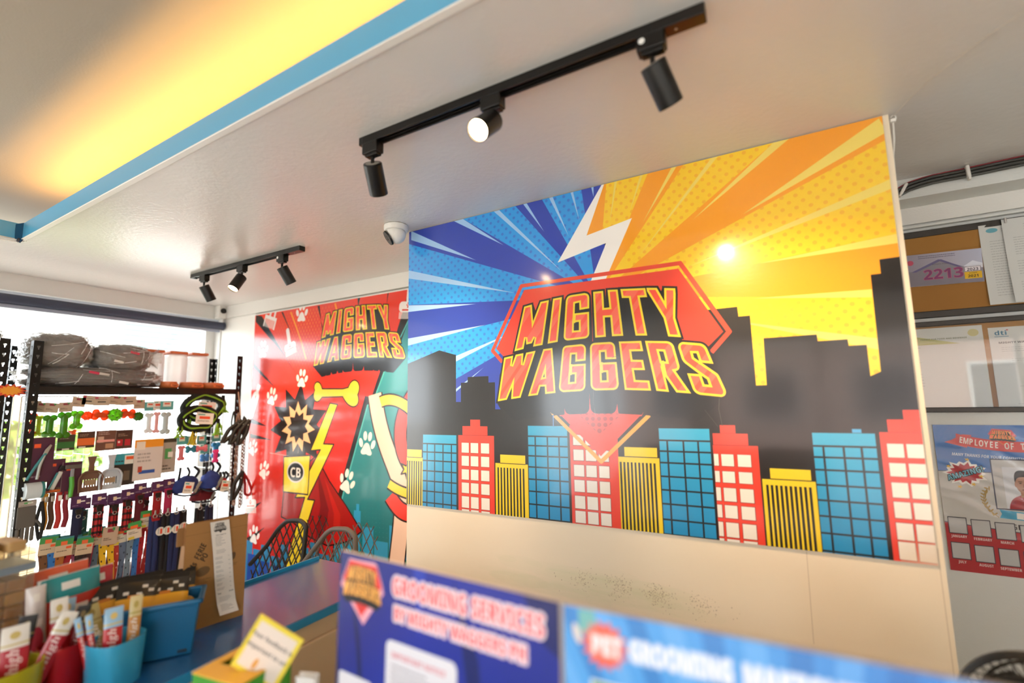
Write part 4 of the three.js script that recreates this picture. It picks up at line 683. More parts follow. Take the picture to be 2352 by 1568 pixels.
// ---------------------------------------------------------------- hanging goods: printed cards and pouches
function cardTex(base, accents, o = {}) {
  return canvas(128, 128, (g, W, H) => {
    g.fillStyle = base; g.fillRect(0, 0, W, H);
    for (const [x, y, w, h, c] of accents) { g.fillStyle = c; g.fillRect(x * W, y * H, w * W, h * H); }
    lines(g, W * 0.12, H * (o.ty ?? 0.5), W * 0.7, o.n ?? 2, 11, { color: o.ink ?? 'rgba(40,34,30,0.75)', h: 5 });
  });
}
const T = {
  kraft: cardTex('#b9a28a', [[0.3, 0.1, 0.4, 0.2, '#8f2f3a'], [0.6, 0.05, 0.16, 0.16, '#3f8f4a']], { ty: 0.6 }),
  kraftB: cardTex('#c0ac95', [[0.25, 0.55, 0.5, 0.12, '#2a2622'], [0.08, 0.1, 0.2, 0.16, '#b02048']], { ty: 0.3, n: 1 }),
  leash: cardTex('#c4ae90', [[0, 0, 1, 0.42, '#3c8a48'], [0, 0, 1, 0.1, '#2f7f86'], [0.3, 0.22, 0.36, 0.2, '#e0683a'], [0.62, 0.5, 0.3, 0.12, '#e45a2c']], { ty: 0.7, n: 1 }),
  leashB: cardTex('#d8cdb8', [[0, 0, 1, 0.4, '#3f9a4e'], [0.25, 0.2, 0.5, 0.18, '#ee6a30'], [0.1, 0.84, 0.4, 0.14, '#d8c03a'], [0.7, 0.36, 0.24, 0.12, '#c02038']], { ty: 0.55 }),
  teal: cardTex('#5aa9a6', [[0.2, 0.1, 0.6, 0.5, '#e4e0d4'], [0.3, 0.2, 0.4, 0.16, '#e0522c']], { ty: 0.75, n: 1 }),
  white: cardTex('#e4e2da', [[0.2, 0.3, 0.6, 0.24, '#e05030'], [0.1, 0.1, 0.4, 0.1, '#3f9a8e']], { ty: 0.65, n: 2 }),
  purple: cardTex('#4a2050', [[0.4, 0.3, 0.24, 0.34, '#e2c9a8'], [0.62, 0.44, 0.3, 0.1, '#efe9e0']], { ty: 0.8, n: 1, ink: 'rgba(240,230,235,0.6)' }),
  plum: cardTex('#4a1a34', [[0.2, 0.14, 0.26, 0.09, '#f05a28']], { ty: 0.84, n: 1, ink: 'rgba(240,230,235,0.5)' }),
  greenPack: cardTex('#3a2a1c', [[0, 0.45, 1, 0.4, '#2f6a2c'], [0.3, 0.88, 0.4, 0.1, '#d8d2c0']], { ty: 0.14, ink: 'rgba(230,220,200,0.6)' }),
  orangePack: cardTex('#4a2c20', [[0, 0.4, 1, 0.44, '#e06a28'], [0.1, 0.9, 0.4, 0.08, '#e8e0d0']], { ty: 0.16, ink: 'rgba(230,200,170,0.6)' }),
  brownPack: cardTex('#6b4436', [[0.1, 0.3, 0.3, 0.3, '#c9a890'], [0.05, 0.46, 0.9, 0.12, '#e39a8e'], [0.5, 0.66, 0.4, 0.24, '#b98a68']], { ty: 0.08, ink: 'rgba(240,220,210,0.6)' }),
  redPack: cardTex('#48281e', [[0.08, 0.5, 0.34, 0.34, '#b81f2c'], [0.54, 0.5, 0.34, 0.34, '#b81f2c'], [0.14, 0.58, 0.12, 0.1, '#e8d0c8']], { ty: 0.2, ink: 'rgba(230,200,170,0.6)' }),
  orangeBag: cardTex('#d5ccc4', [[0, 0, 1, 0.2, '#ef9a24'], [0.06, 0.05, 0.3, 0.2, '#e8dcc8'], [0.2, 0.76, 0.55, 0.08, '#2e55a0'], [0.16, 0.66, 0.14, 0.14, '#b0402c']], { ty: 0.34, n: 3, ink: 'rgba(110,100,96,0.45)' }),
  greenBag: cardTex('#a79c90', [[0, 0, 1, 0.12, '#3a2c22'], [0.3, 0.3, 0.4, 0.3, '#4f9a58'], [0.5, 0.4, 0.3, 0.16, '#e8e4da']], { ty: 0.78 }),
  tealDark: cardTex('#2a211c', [[0, 0, 1, 0.34, '#2f97a4'], [0.5, 0.06, 0.46, 0.28, '#e4e0d4'], [0.56, 0.1, 0.32, 0.1, '#ec5a28'], [0.5, 0.55, 0.26, 0.3, '#6a5a4a']], { ty: 0.22, n: 1 }),
};
const TM = Object.fromEntries(Object.entries(T).map(([k, t]) => [k, std(0xffffff, 0.45, { map: t })]));
const cardEdge = std(0xb8aa96, 0.7), GREY_PLASTIC = std(0x8e9298, 0.45);
const cardOn = (g, w, h, m, at = [0, 0, 0], turn) => panel(w, h, 0.0012, TM[m], cardEdge, g, 'header_card', at, turn);
const packOn = (g, w, h, m, at = [0, 0, 0]) => { const q = panel(w, h, 0.004, TM[m], cardEdge, g, 'pack_front', at); return q; };

// rubber toys under header cards
const rubber = (c) => phys(c, 0.18, { transmission: 0.45, thickness: 0, ior: 1.4 });
const RUB = { green: rubber(0x4f9a12), bright: rubber(0x74bb1e), yellow: rubber(0xc6d02a), orange: rubber(0xf0601a), dark: rubber(0x3f7a1a) };
const boneGeo = (w, h) => { const r = w * 0.29, s = h / 2 - r; return join([ball(r, -r * 0.78, s, 0), ball(r, r * 0.78, s, 0), ball(r, -r * 0.78, -s, 0), ball(r, r * 0.78, -s, 0), cyl(r * 0.95, r * 0.95, h - 2 * r, 20), ball(r * 0.98, 0, s * 0.55, 0), ball(r * 0.98, 0, -s * 0.55, 0)]); };
const knobBall = (r) => { const l = [ball(r)]; for (let i = 0; i < 26; i++) { const y = 1 - 2 * (i + 0.5) / 26, a = i * 2.4, q = Math.sqrt(1 - y * y); l.push(ball(r * 0.16, r * q * Math.cos(a), r * y, r * q * Math.sin(a), 1, 1, 1, 7)); } return join(l); };
[
  ['bone', 'green', 1.066, -0.087, 0.061, 0.124, -0.02, 'dark green rubber bone toy hanging at the left of the top row'],
  ['bone', 'green', 1.117, -0.084, 0.062, 0.146, 0.01, 'largest green rubber bone toy in the top row, second of the three green bones'],
  ['bone', 'bright', 1.168, -0.057, 0.06, 0.106, 0.02, 'bright green rubber bone toy next to the orange ball'],
  ['bone', 'yellow', 1.03, -0.084, 0.036, 0.114, -0.05, 'yellow green rubber bone toy half hidden by the rack post'],
  ['ball', 'orange', 1.212, -0.036, 0.052, 0.08, 0.02, 'round orange rubber toy between the green and orange bones'],
  ['side', 'orange', 1.27, -0.033, 0.082, 0.064, 0.03, 'wide orange rubber bone toy hanging sideways in the top row'],
  ['ball', 'bright', 1.344, -0.035, 0.074, 0.074, 0.02, 'bright green knobbly rubber ball in the top row'],
  ['side', 'orange', 1.415, -0.03, 0.077, 0.06, 0.01, 'small orange rubber bone toy right of the green ball'],
  ['ball', 'dark', 1.473, -0.048, 0.056, 0.052, 0, 'small dark green rubber ball at the right end of the rubber toys'],
  ['side', 'orange', 1.165, -0.128, 0.06, 0.034, -0.05, 'orange rubber bone toy low behind the green bones'],
  ['bone', 'orange', 1.005, -0.075, 0.04, 0.12, -0.06, 'orange rubber bone toy just left of the yellow green one'],
].forEach(([kind, c, u, y, w, h, d, label]) => {
  const g = rack('rubber_toy', label, 'pet toy', u, y, d);
  const geo = kind === 'bone' ? boneGeo(w, h).scale(1, 1, 0.8) : kind === 'side' ? rot(boneGeo(h, w), 0, 0, Math.PI / 2 - 0.1).scale(1, 1, 0.8) : knobBall(w / 2);
  part('toy', geo, RUB[c], g);
  const cw = Math.max(0.06, w * 0.95), top = h / 2 + 0.03;
  if (h > 0.04) cardOn(g, cw, 0.054, c === 'orange' ? 'kraftB' : 'kraft', [0, kind === 'bone' ? 0.1 : top + 0.02, 0.004], [0, 0, rnd(-0.12, 0.12)]);
});
// pale bones
[[1.534, -0.092, 0.05, 0.13, 0xdfe6e8, 'pale white and blue bone toy, left of the pastel three'], [1.573, -0.09, 0.04, 0.136, 0xe2a3a0, 'pale pink bone toy, middle of the pastel three'], [1.62, -0.096, 0.06, 0.145, 0xb4c2c4, 'pale grey bone toy, right of the pastel three']].forEach(([u, y, w, h, c, label], i) => {
  const g = rack('pastel_bone', label, 'pet toy', u, y, 0.01 * i);
  part('toy', boneGeo(w, h).scale(1, 1, 0.6), std(c, 0.5), g); cardOn(g, w * 1.3, 0.058, i === 1 ? 'white' : 'teal', [0, h / 2 + 0.04, 0.004]);
});
// rope toys: thick twisted loops with tassels
const ropeBlack = std(0x14140f, 0.9), ropeLime = std(0x86b02c, 0.85), ropeYellow = std(0xc8b02e, 0.85);
function ropeToy(label, u, y, r, tassels, cardAt, d) {
  const g = rack('rope_toy', label, 'pet toy', u, y, d), loop = [];
  for (let i = 0; i < 12; i++) { const a = i / 12 * Math.PI * 2; loop.push([r * 1.25 * Math.cos(a), r * 0.8 * Math.sin(a), 0.012 * Math.sin(3 * a)]); }
  part('rope', tube(loop, 0.027, 60, 8, true), ropeBlack, g);
  part('lime_strand', tube(loop.map(([x, yy, z], i) => [x + 0.004 * Math.sin(i * 2.1), yy + 0.006 * Math.cos(i * 2.1), z + 0.027 + 0.004 * Math.sin(i * 4)]), 0.0055, 60, 6, true), ropeLime, g);
  for (const [x, yy, n, len, m] of tassels) { const s = []; for (let i = 0; i < n; i++) s.push(tube([[x, yy, 0.015], [x + rnd(-0.02, 0.02), yy - len * 0.5, 0.02 + rnd(-0.01, 0.01)], [x + rnd(-0.035, 0.035), yy - len, 0.015 + rnd(-0.02, 0.02)]], rnd(0.0028, 0.0045), 5, 5)); part('tassel', s, m ? ropeYellow : ropeLime, g); part('tassel', tube([[x, yy + 0.015, 0.012], [x, yy - len * 0.5, 0.016]], 0.011, 5, 8), ropeBlack, g); }
  cardOn(g, 0.115, 0.075, 'white', cardAt, [0, 0, -0.08]);
}
ropeToy('thick black and lime rope toy with a white card, upper one near the rack post', 1.86, 0.0, 0.1, [[-0.1, -0.06, 10, 0.09, 0], [0.125, 0.07, 12, 0.11, 0], [-0.02, -0.07, 8, 0.1, 1]], [0.0, 0.0, 0.04], 0.0);
ropeToy('thick black and lime rope toy hanging lower, with two hanging tassels', 1.81, -0.075, 0.085, [[-0.115, -0.03, 11, 0.09, 0], [-0.03, -0.055, 10, 0.12, 1], [0.13, -0.02, 14, 0.1, 0]], [0.02, 0.0, 0.045], 0.035);
// flat packs
const pack = (name, label, cat, u, y, w, h, m, d = 0.0) => { const g = rack(name, label, cat, u, y, d); packOn(g, w, h, m); part('hang_tab', rbox(w * 0.5, 0.016, 0.0014, 0.0005, 0, h / 2 + 0.008, 0), FILM, g); return g; };
pack('treat_pack', 'dark brown treat pack with a green band in the second row', 'treat pack', 1.137, -0.182, 0.077, 0.086, 'greenPack');
pack('treat_pack', 'brown treat pack with a broad orange band in the second row', 'treat pack', 1.225, -0.173, 0.079, 0.093, 'orangePack');
pack('treat_pack', 'brown treat pack with a pink stripe in the second row', 'treat pack', 1.318, -0.184, 0.096, 0.117, 'brownPack');
pack('treat_pack', 'dark treat pack with red squares, right end of the second row', 'treat pack', 1.41, -0.184, 0.086, 0.113, 'redPack');
pack('brush_pack', 'clear pack with an orange header and a blue brush print', 'brush', 1.543, -0.318, 0.158, 0.25, 'orangeBag', 0.01);
pack('toy_pack', 'grey pack with a green print beside the orange headed pack', 'toy pack', 1.657, -0.306, 0.095, 0.22, 'greenBag');
pack('comb_pack', 'dark pack with a teal and white header right of the scoops', 'comb', 1.421, -0.365, 0.12, 0.19, 'tealDark');
// grooming tools on purple cards
{
  const g = pack('clipper_pack', 'purple carded nail clippers with pale handles beside the rack post', 'nail clippers', 1.035, -0.266, 0.105, 0.24, 'plum', 0.01);
  const m = std(0xb9c0bc, 0.4), t = std(0x3f8a8c, 0.45);
  for (const s of [-1, 1]) part('handle', tube([[0.012, 0.03, 0.01], [-0.012 + s * 0.008, -0.03, 0.01], [-0.03 + s * 0.02, -0.1, 0.01]], 0.007, 12), s > 0 ? m : t, g);
  part('blades', plate([[0.004, 0.03], [0.02, 0.03], [0.036, 0.075], [0.03, 0.08], [0.012, 0.055]], 0.006, 0.001), CHROME, g, [0, 0, 0.012]); part('pivot', rot(cyl(0.006, 0.006, 0.006, 14), Math.PI / 2), t, g, [0.012, 0.03, 0.016]);
  const k = pack('trimmer_pack', 'purple carded trimmer with a white and teal grip', 'trimmer', 1.108, -0.354, 0.07, 0.17, 'plum', 0.0);
  part('grip', rot(rbox(0.02, 0.1, 0.014, 0.006), 0, 0, -0.35), std(0xc9cac4, 0.4), k, [0.0, -0.03, 0.012]); part('grip_side', rot(rbox(0.006, 0.09, 0.016, 0.003), 0, 0, -0.35), t, k, [-0.014, -0.03, 0.012]); part('head', rot(rbox(0.03, 0.026, 0.016, 0.004), 0, 0, -0.35), BLACK, k, [0.022, 0.034, 0.012]);
  const q = pack('rake_pack', 'purple carded grooming rake with a bright green handle', 'grooming rake', 1.171, -0.391, 0.085, 0.2, 'plum', 0.015);
  part('handle', tube([[-0.004, 0.02, 0.012], [0.0, -0.03, 0.013], [-0.003, -0.09, 0.012]], 0.011, 14, 10), std(0x4ea63a, 0.4), q); part('neck', rbox(0.016, 0.05, 0.01, 0.003), GREY_PLASTIC, q, [-0.002, 0.04, 0.012]); part('blade', rbox(0.07, 0.022, 0.012, 0.002), std(0x6a6560, 0.35, { metalness: 0.6 }), q, [0, 0.074, 0.012]);
}
// litter scoops: a shallow slotted scoop with a long handle
function scoop(label, u, y, mat, d) {
  const g = rack('litter_scoop', label, 'litter scoop', u, y, d);
  const out = [[-0.05, -0.095], [0.05, -0.095], [0.053, -0.02], [0.03, 0.014], [-0.03, 0.014], [-0.053, -0.02]], slots = [];
  for (let i = 0; i < 6; i++) slots.push([[-0.034 + i * 0.0125, -0.07], [-0.027 + i * 0.0125, -0.07], [-0.027 + i * 0.0125, -0.025], [-0.034 + i * 0.0125, -0.025]]);
  part('blade', plate(out, 0.006, 0.0015, slots), mat, g); part('rim', tube([[-0.05, -0.095, 0.01], [-0.054, -0.02, 0.014], [-0.03, 0.016, 0.014], [0.03, 0.016, 0.014], [0.054, -0.02, 0.014], [0.05, -0.095, 0.01]], 0.0055, 30, 8), mat, g);
  part('handle', [plate([[-0.012, 0.01], [0.012, 0.01], [0.01, 0.06], [0.018, 0.1], [-0.018, 0.1], [-0.01, 0.06]], 0.009, 0.003)], mat, g, [0, 0, 0.006]); part('label', rbox(0.05, 0.03, 0.001, 0.0003), std(0x9c8060, 0.6), g, [0, -0.045, 0.004]);
}
scoop('brown plastic litter scoop hanging beside a white one', 1.256, -0.372, std(0x6d4a38, 0.5), 0.012);
scoop('white grey plastic litter scoop hanging beside a brown one', 1.35, -0.372, std(0xb6bcc2, 0.45), 0.012);
// small bone toys under teal cards
[[1.731, -0.299, 0.045, 0.1, 0xd9777c, 0, 'pink rubber bone toy under a teal card, left of its row'], [1.79, -0.279, 0.05, 0.07, 0x2c7f92, 1, 'teal oval rubber toy under a teal card'], [1.856, -0.28, 0.048, 0.085, 0xd8707c, 1, 'pink oval rubber toy between a teal toy and a blue one'], [1.955, -0.3, 0.06, 0.11, 0x1b78ae, 0, 'blue ribbed bone toy at the right end of the teal cards'], [1.937, -0.338, 0.042, 0.09, 0xd42a78, 0, 'magenta bone toy hanging in front of the blue ribbed one'], [1.882, -0.345, 0.05, 0.06, 0x2f6fb0, 1, 'small blue and pink bone toy low in the teal card row']].forEach(([u, y, w, h, c, side, label], i) => {
  const g = rack('bone_toy', label, 'pet toy', u, y, i === 4 ? 0.045 : 0.01);
  const b = side ? rot(boneGeo(w, h), 0, 0, Math.PI / 2) : boneGeo(w, h), ribs = []; if (!side) for (let k = -3; k <= 3; k++) ribs.push(mv(rot(new THREE.TorusGeometry(w * 0.28, 0.003, 6, 18), Math.PI / 2), 0, k * h * 0.07, 0));
  part('toy', ribs.length ? [b, ...ribs] : b, std(c, 0.45), g); if (i !== 4) cardOn(g, 0.06, 0.06, 'teal', [0, (side ? w : h) / 2 + 0.034, 0]);
});
// muzzles and harnesses
function muzzle(label, u, y, w, h, c, d, card) {
  const g = rack('dog_muzzle', label, 'muzzle', u, y, d), m = std(c, 0.85), q = new THREE.SphereGeometry(1, 28, 18, 0, Math.PI * 2, 0, Math.PI * 0.62);
  const p = q.attributes.position; for (let i = 0; i < p.count; i++) { const n = 1 + 0.12 * perlin.noise(p.getX(i) * 3 + u * 9, p.getY(i) * 3, p.getZ(i) * 3); p.setXYZ(i, p.getX(i) * n * w / 2, p.getY(i) * n * h * 0.55, p.getZ(i) * n * 0.05); } q.computeVertexNormals();
  part('cup', q, m, g, [0, -h * 0.1, 0]); part('trim', tube([[-w / 2, -h * 0.3, 0.02], [-w * 0.2, -h * 0.42, 0.05], [w * 0.2, -h * 0.42, 0.05], [w / 2, -h * 0.25, 0.02]], 0.006, 20), std(0x151a2c, 0.8), g);
  for (const s of [-1, 0, 1]) part('strap', tube([[s * w * 0.3, h * 0.28, 0], [s * w * 0.36 + 0.01, h * 0.6, 0.012], [s * w * 0.25, h * 0.85, 0.0]], 0.0085, 14, 6), std(0x14131a, 0.8), g);
  part('reflective_band', rot(rbox(0.02, h * 0.55, 0.004, 0.002), 0, 0, -0.5), std(0x8c8a86, 0.5), g, [w * 0.3, -h * 0.1, 0.045]);
  if (card) cardOn(g, 0.06, 0.075, 'white', [-w * 0.08, -h * 0.08, 0.055], [0, 0, -0.2]);
}
muzzle('navy blue padded muzzle with a white card, left of two', 1.771, -0.513, 0.165, 0.14, 0x1c2c66, 0.02, true);
muzzle('navy blue padded muzzle without a card, right of two', 1.925, -0.505, 0.13, 0.15, 0x23357a, 0.02, false);
muzzle('dark red padded muzzle low under the two navy ones', 1.9, -0.6, 0.16, 0.1, 0x6a0f1c, -0.02, false);
muzzle('small red harness cup at the right of the navy muzzles', 2.0, -0.54, 0.07, 0.1, 0xa01a26, 0.03, true);
// collars on purple cards, buckles and plaid webbing below
const buckle = () => [rbox(0.03, 0.022, 0.01, 0.004), rbox(0.02, 0.014, 0.012, 0.003, 0, -0.014, 0)];
const plaid = canvas(64, 128, (g, W, H) => { g.fillStyle = '#b01a20'; g.fillRect(0, 0, W, H); g.fillStyle = 'rgba(14,10,10,0.85)'; for (let i = 0; i < 5; i++) g.fillRect(0, i * 28, W, 10); g.fillRect(8, 0, 8, H); g.fillRect(44, 0, 8, H); g.fillStyle = 'rgba(240,230,220,0.4)'; g.fillRect(30, 0, 2, H); });
const plaidMat = std(0xffffff, 0.8, { map: plaid });
[[1.211, -0.516, 'navy', 0x141b3c, 'navy webbing collar on a purple card, left end of the collar row'], [1.3, -0.515, 'plaid', 0, 'red plaid collar on a purple card beside the navy one'], [1.38, -0.53, 'plaid', 0, 'longest red plaid collar hanging in the middle of the row'], [1.44, -0.512, 'plaid', 0, 'red plaid collar half behind the longest plaid one'], [1.508, -0.49, 'wine', 0x5c1020, 'wine red webbing collar on a purple card'], [1.597, -0.49, 'red', 0x9c1a20, 'bright red webbing collar on a purple card'], [1.667, -0.485, 'pink', 0xb02a54, 'dark pink webbing collar at the right end of the purple cards'], [1.255, -0.54, 'teal', 0x1d5a56, 'dark teal webbing collar behind the plaid collars'], [1.475, -0.54, 'black', 0x15131a, 'black webbing collar behind the wine red one'], [1.55, -0.53, 'black', 0x191a26, 'blackish webbing collar between wine red and bright red ones']].forEach(([u, y, kind, c, label], i) => {
  const g = rack('dog_collar', label, 'collar', u, y, i > 6 ? -0.04 : 0.02 + (i % 2) * 0.015), m = kind === 'plaid' ? plaidMat : std(c, 0.8), len = i === 2 ? 0.22 : i > 6 ? 0.2 : 0.17;
  cardOn(g, 0.07, 0.062, 'purple'); part('webbing', [rbox(0.036, len, 0.003, 0.001, -0.008, -0.03 - len / 2, 0.006), rbox(0.036, len, 0.003, 0.001, 0.01, -0.035 - len / 2, -0.006), rbox(0.046, 0.012, 0.014, 0.004, 0, -0.036 - len, 0)], m, g); part('buckle', buckle(), BLACK, g, [0, -0.05, 0.012]); part('ring', new THREE.TorusGeometry(0.009, 0.0018, 8, 20), CHROME, g, [0, -0.078, 0.016]);
});
for (const [u, y, c, label] of [[1.235, -0.535, 0x3a0f1c, 'dark wine collar tucked behind the navy and plaid collars'], [1.34, -0.545, 0x12182e, 'navy collar tucked between two plaid collars'], [1.415, -0.545, 0x101014, 'black collar tucked beside the longest plaid collar'], [1.63, -0.51, 0x1d1d2a, 'blackish collar tucked between the red and dark pink collars'], [1.575, -0.53, 0x6a1420, 'dark red collar tucked behind the bright red one'], [1.7, -0.52, 0x16161c, 'black collar hanging left of the navy muzzle']]) {
  const g = rack('dog_collar', label, 'collar', u, y, -0.05); cardOn(g, 0.07, 0.062, 'purple'); part('webbing', [rbox(0.03, 0.2, 0.004, 0.001, 0, -0.13, 0.004), rbox(0.036, 0.012, 0.014, 0.004, 0, -0.235, 0)], std(c, 0.8), g); part('buckle', buckle(), BLACK, g, [0, -0.06, 0.012]);
}
// bright strap packs at the left of the collar row
[[1.075, 0xd89a2a, 'yellow strap pack, left of the four strap packs under the purple cards'], [1.1, 0x4a2e1c, 'brown strap pack beside the yellow one'], [1.128, 0xb02a22, 'orange red strap pack with a white tip'], [1.158, 0x7c1424, 'wine red strap pack, right of the four strap packs']].forEach(([u, c, label], i) => {
  const g = rack('strap_pack', label, 'strap pack', u, -0.54, 0.005 * i); part('strap', [tube([[0, 0.09, 0], [-0.006, 0.02, 0.008], [0.004, -0.05, 0.006], [-0.002, -0.1, 0]], 0.0125, 16, 8)], std(c, 0.75), g); part('clip', rbox(0.016, 0.03, 0.008, 0.003), i === 2 ? WHITE_PLASTIC : CHROME, g, [0, 0.06, 0.014]); cardOn(g, 0.03, 0.028, 'orangePack', [0, 0.104, 0]);
});
{
  const g = rack('paper_roll', 'white roll in a clear wrap with a teal end, beside the rack post', 'roll', 1.015, -0.422, 0.02); part('roll', rot(cyl(0.042, 0.042, 0.07, 28), 0, 0, Math.PI / 2), std(0xc2ccce, 0.5), g); part('end', rot(cyl(0.043, 0.043, 0.012, 28), 0, 0, Math.PI / 2), std(0x2f7a78, 0.5), g, [0.032, 0, 0]);
  const k = rack('grooming_glove', 'grey rubber grooming glove hanging low beside the rack post', 'glove', 1.0, -0.585, 0.015), fm = std(0x5a554e, 0.8);
  part('palm', rbox(0.075, 0.11, 0.014, 0.006), fm, k, [0, 0.03, 0]); for (let i = 0; i < 4; i++) part('finger', new THREE.CapsuleGeometry(0.0085, 0.055 + (i % 3) * 0.008, 4, 10), fm, k, [-0.028 + i * 0.019, -0.06, 0]); part('thumb', rot(new THREE.CapsuleGeometry(0.0085, 0.04, 4, 10), 0, 0, 0.6), fm, k, [0.05, -0.01, 0]); cardOn(k, 0.07, 0.03, 'greenBag', [0, 0.1, 0.004]);
  const b = rack('strap_bundle', 'black nylon strap bundle hanging beside the grey glove', 'strap', 1.055, -0.585, 0.02); part('strap', [tube([[0, 0.1, 0], [0.012, 0, 0.01], [0.004, -0.1, 0], [-0.012, 0, -0.006], [0, 0.1, 0]], 0.008, 30, 6)], std(0x121110, 0.8), b); part('clip', rbox(0.012, 0.03, 0.008, 0.003), CHROME, b, [0, 0.11, 0]);
}
// leashes under green topped cards
const printedWeb = (base, dot) => std(0xffffff, 0.75, { map: canvas(32, 256, (g, W, H) => { g.fillStyle = base; g.fillRect(0, 0, W, H); g.fillStyle = dot; for (let i = 0; i < 9; i++) { g.beginPath(); g.arc(8 + (i % 2) * 16, 14 + i * 29, 4, 0, 7); g.fill(); } }) });
const leashRows = [
  [1.1, -0.72, 'leash', [['#6a4426', '#3a2414'], ['#2f6fb4', '#123a70']], 'brown and blue leash pack under a green topped card, left end of the leashes'],
  [1.16, -0.742, 'leash', [['#a05c22', '#5a3010'], ['#9c1420', '#50080e']], 'orange brown and dark red leash pack under a green topped card'],
  [1.205, -0.75, 'leash', [['#d886a6', '#241820'], ['#c46a90', '#7c3050']], 'pink spotted leash pack between the dark red and black ones'],
  [1.25, -0.757, 'leash', [['#231610', '#40302a'], ['#3a1c1c', '#1a0c0c']], 'brown black leash pack under a green topped card'],
  [1.305, -0.724, 'leash', [['#b81c4c', '#f0d0da'], ['#66788e', '#2c3848']], 'magenta and slate leash pack under a smaller card'],
  [1.365, -0.735, 'kraft', [['#e0b21e', '#3a2c10'], ['#d8a818', '#3a2c10']], 'bright yellow leash pack with dark dots'],
  [1.422, -0.752, 'leashB', [['#b4382c', '#e6a898'], ['#5a6b84', '#303c50']], 'red rope leash pack under a pale card with a green top'],
  [1.485, -0.733, 'leashB', [['#6d8090', '#20242a'], ['#2e66a6', '#16406c']], 'slate and blue leash pack under a pale card with a green top'],
  [1.553, -0.682, 'leashB', [['#a51622', '#601018'], ['#c23428', '#f0b8a0']], 'dark red leash pack under the highest pale card'],
  [1.13, -0.735, 'leash', [['#5a3a22', '#2a1a10'], ['#274f8c', '#10284c']], 'dull brown and blue leash pack tucked behind the first two leash packs'],
  [1.185, -0.75, 'leash', [['#8c1a24', '#40080c'], ['#b8709a', '#502038']], 'dull red and pink leash pack tucked behind the pink spotted one'],
  [1.28, -0.75, 'leash', [['#2c2a36', '#14131a'], ['#8a1a3c', '#40081a']], 'dark violet leash pack tucked behind the black one'],
  [1.335, -0.74, 'kraft', [['#4a7aa0', '#23405a'], ['#c8a024', '#6a500c']], 'pale blue leash pack tucked left of the yellow one'],
  [1.455, -0.755, 'leash', [['#4a6a8c', '#20344a'], ['#8c2a30', '#40101a']], 'dull blue and red leash pack tucked behind the red rope one'],
  [1.52, -0.72, 'leash', [['#2a5a8c', '#102a44'], ['#7c1420', '#3a080e']], 'dark blue and red leash pack tucked behind the slate one'],
  [1.39, -0.76, 'kraft', [['#46607e', '#26364c'], ['#7a2432', '#4a121c']], 'slate blue leash pack behind the yellow one'],
];
leashRows.forEach(([u, y, card, webs, label], i) => {
  const g = rack('dog_leash', label, 'leash', u, y, i > 8 ? -0.055 : 0.01 + (i % 2) * 0.02);
  cardOn(g, 0.076, 0.1, card, [0, 0, 0.01], [0, 0, rnd(-0.08, 0.08)]);
  webs.forEach(([a, b], k) => { const len = 0.33 + rnd(0, 0.05), x = (k - 0.5) * 0.034, w = new THREE.PlaneGeometry(0.038, len, 2, 14), p = w.attributes.position; for (let j = 0; j < p.count; j++) { const t = 0.5 - p.getY(j) / len; p.setZ(j, 0.012 * Math.sin(t * 5 + u * 40 + k)); p.setX(j, p.getX(j) * (1 - 0.35 * Math.sin(t * 3.1)) + 0.006 * Math.sin(t * 4 + i)); } w.computeVertexNormals(); const q = w.clone(); q.translate(0, 0, -0.006); const s = printedWeb(a, b); s.side = THREE.DoubleSide; part('webbing', [w, q], s, g, [x, -0.04 - len / 2, 0]); });
});
// navy and black leashes under round white cards
[[1.625, 0x141c44, 'navy leash under a round white card, left of the dark leashes'], [1.66, 0x101018, 'black leash under a round white card with an orange spot'], [1.705, 0x1a2450, 'navy leash under a round white card, nearest the paper bag'], [1.76, 0x15151c, 'black leash at the right end of the dark leashes'], [1.59, 0x1c2a5a, 'dark blue leash left of the round white cards'], [1.85, 0x101014, 'long black leash hanging below the red muzzle'], [1.93, 0x14183a, 'long navy leash hanging below the muzzles']].forEach(([u, c, label], i) => {
  const g = rack('dog_leash', label, 'leash', u, -0.77, 0.02 + (i % 3) * 0.012), m = std(c, 0.8);
  part('webbing', [tube([[-0.012, 0.1, 0], [-0.016, -0.1, 0.01], [-0.012, -0.3, 0]], 0.016, 14, 8).scale(1, 1, 0.5), tube([[0.012, 0.1, 0], [0.015, -0.12, 0.012], [0.01, -0.3, 0.0]], 0.016, 14, 8).scale(1, 1, 0.5)], m, g);
  part('snap_hook', [new THREE.TorusGeometry(0.011, 0.003, 8, 18), rbox(0.01, 0.03, 0.007, 0.003, 0, 0.02, 0)], CHROME, g, [0, 0.1, 0.014]);
  if (i < 4) part('round_card', rot(cyl(0.026, 0.026, 0.0014, 26), Math.PI / 2), TM.white, g, [0, 0, 0.026]);
});
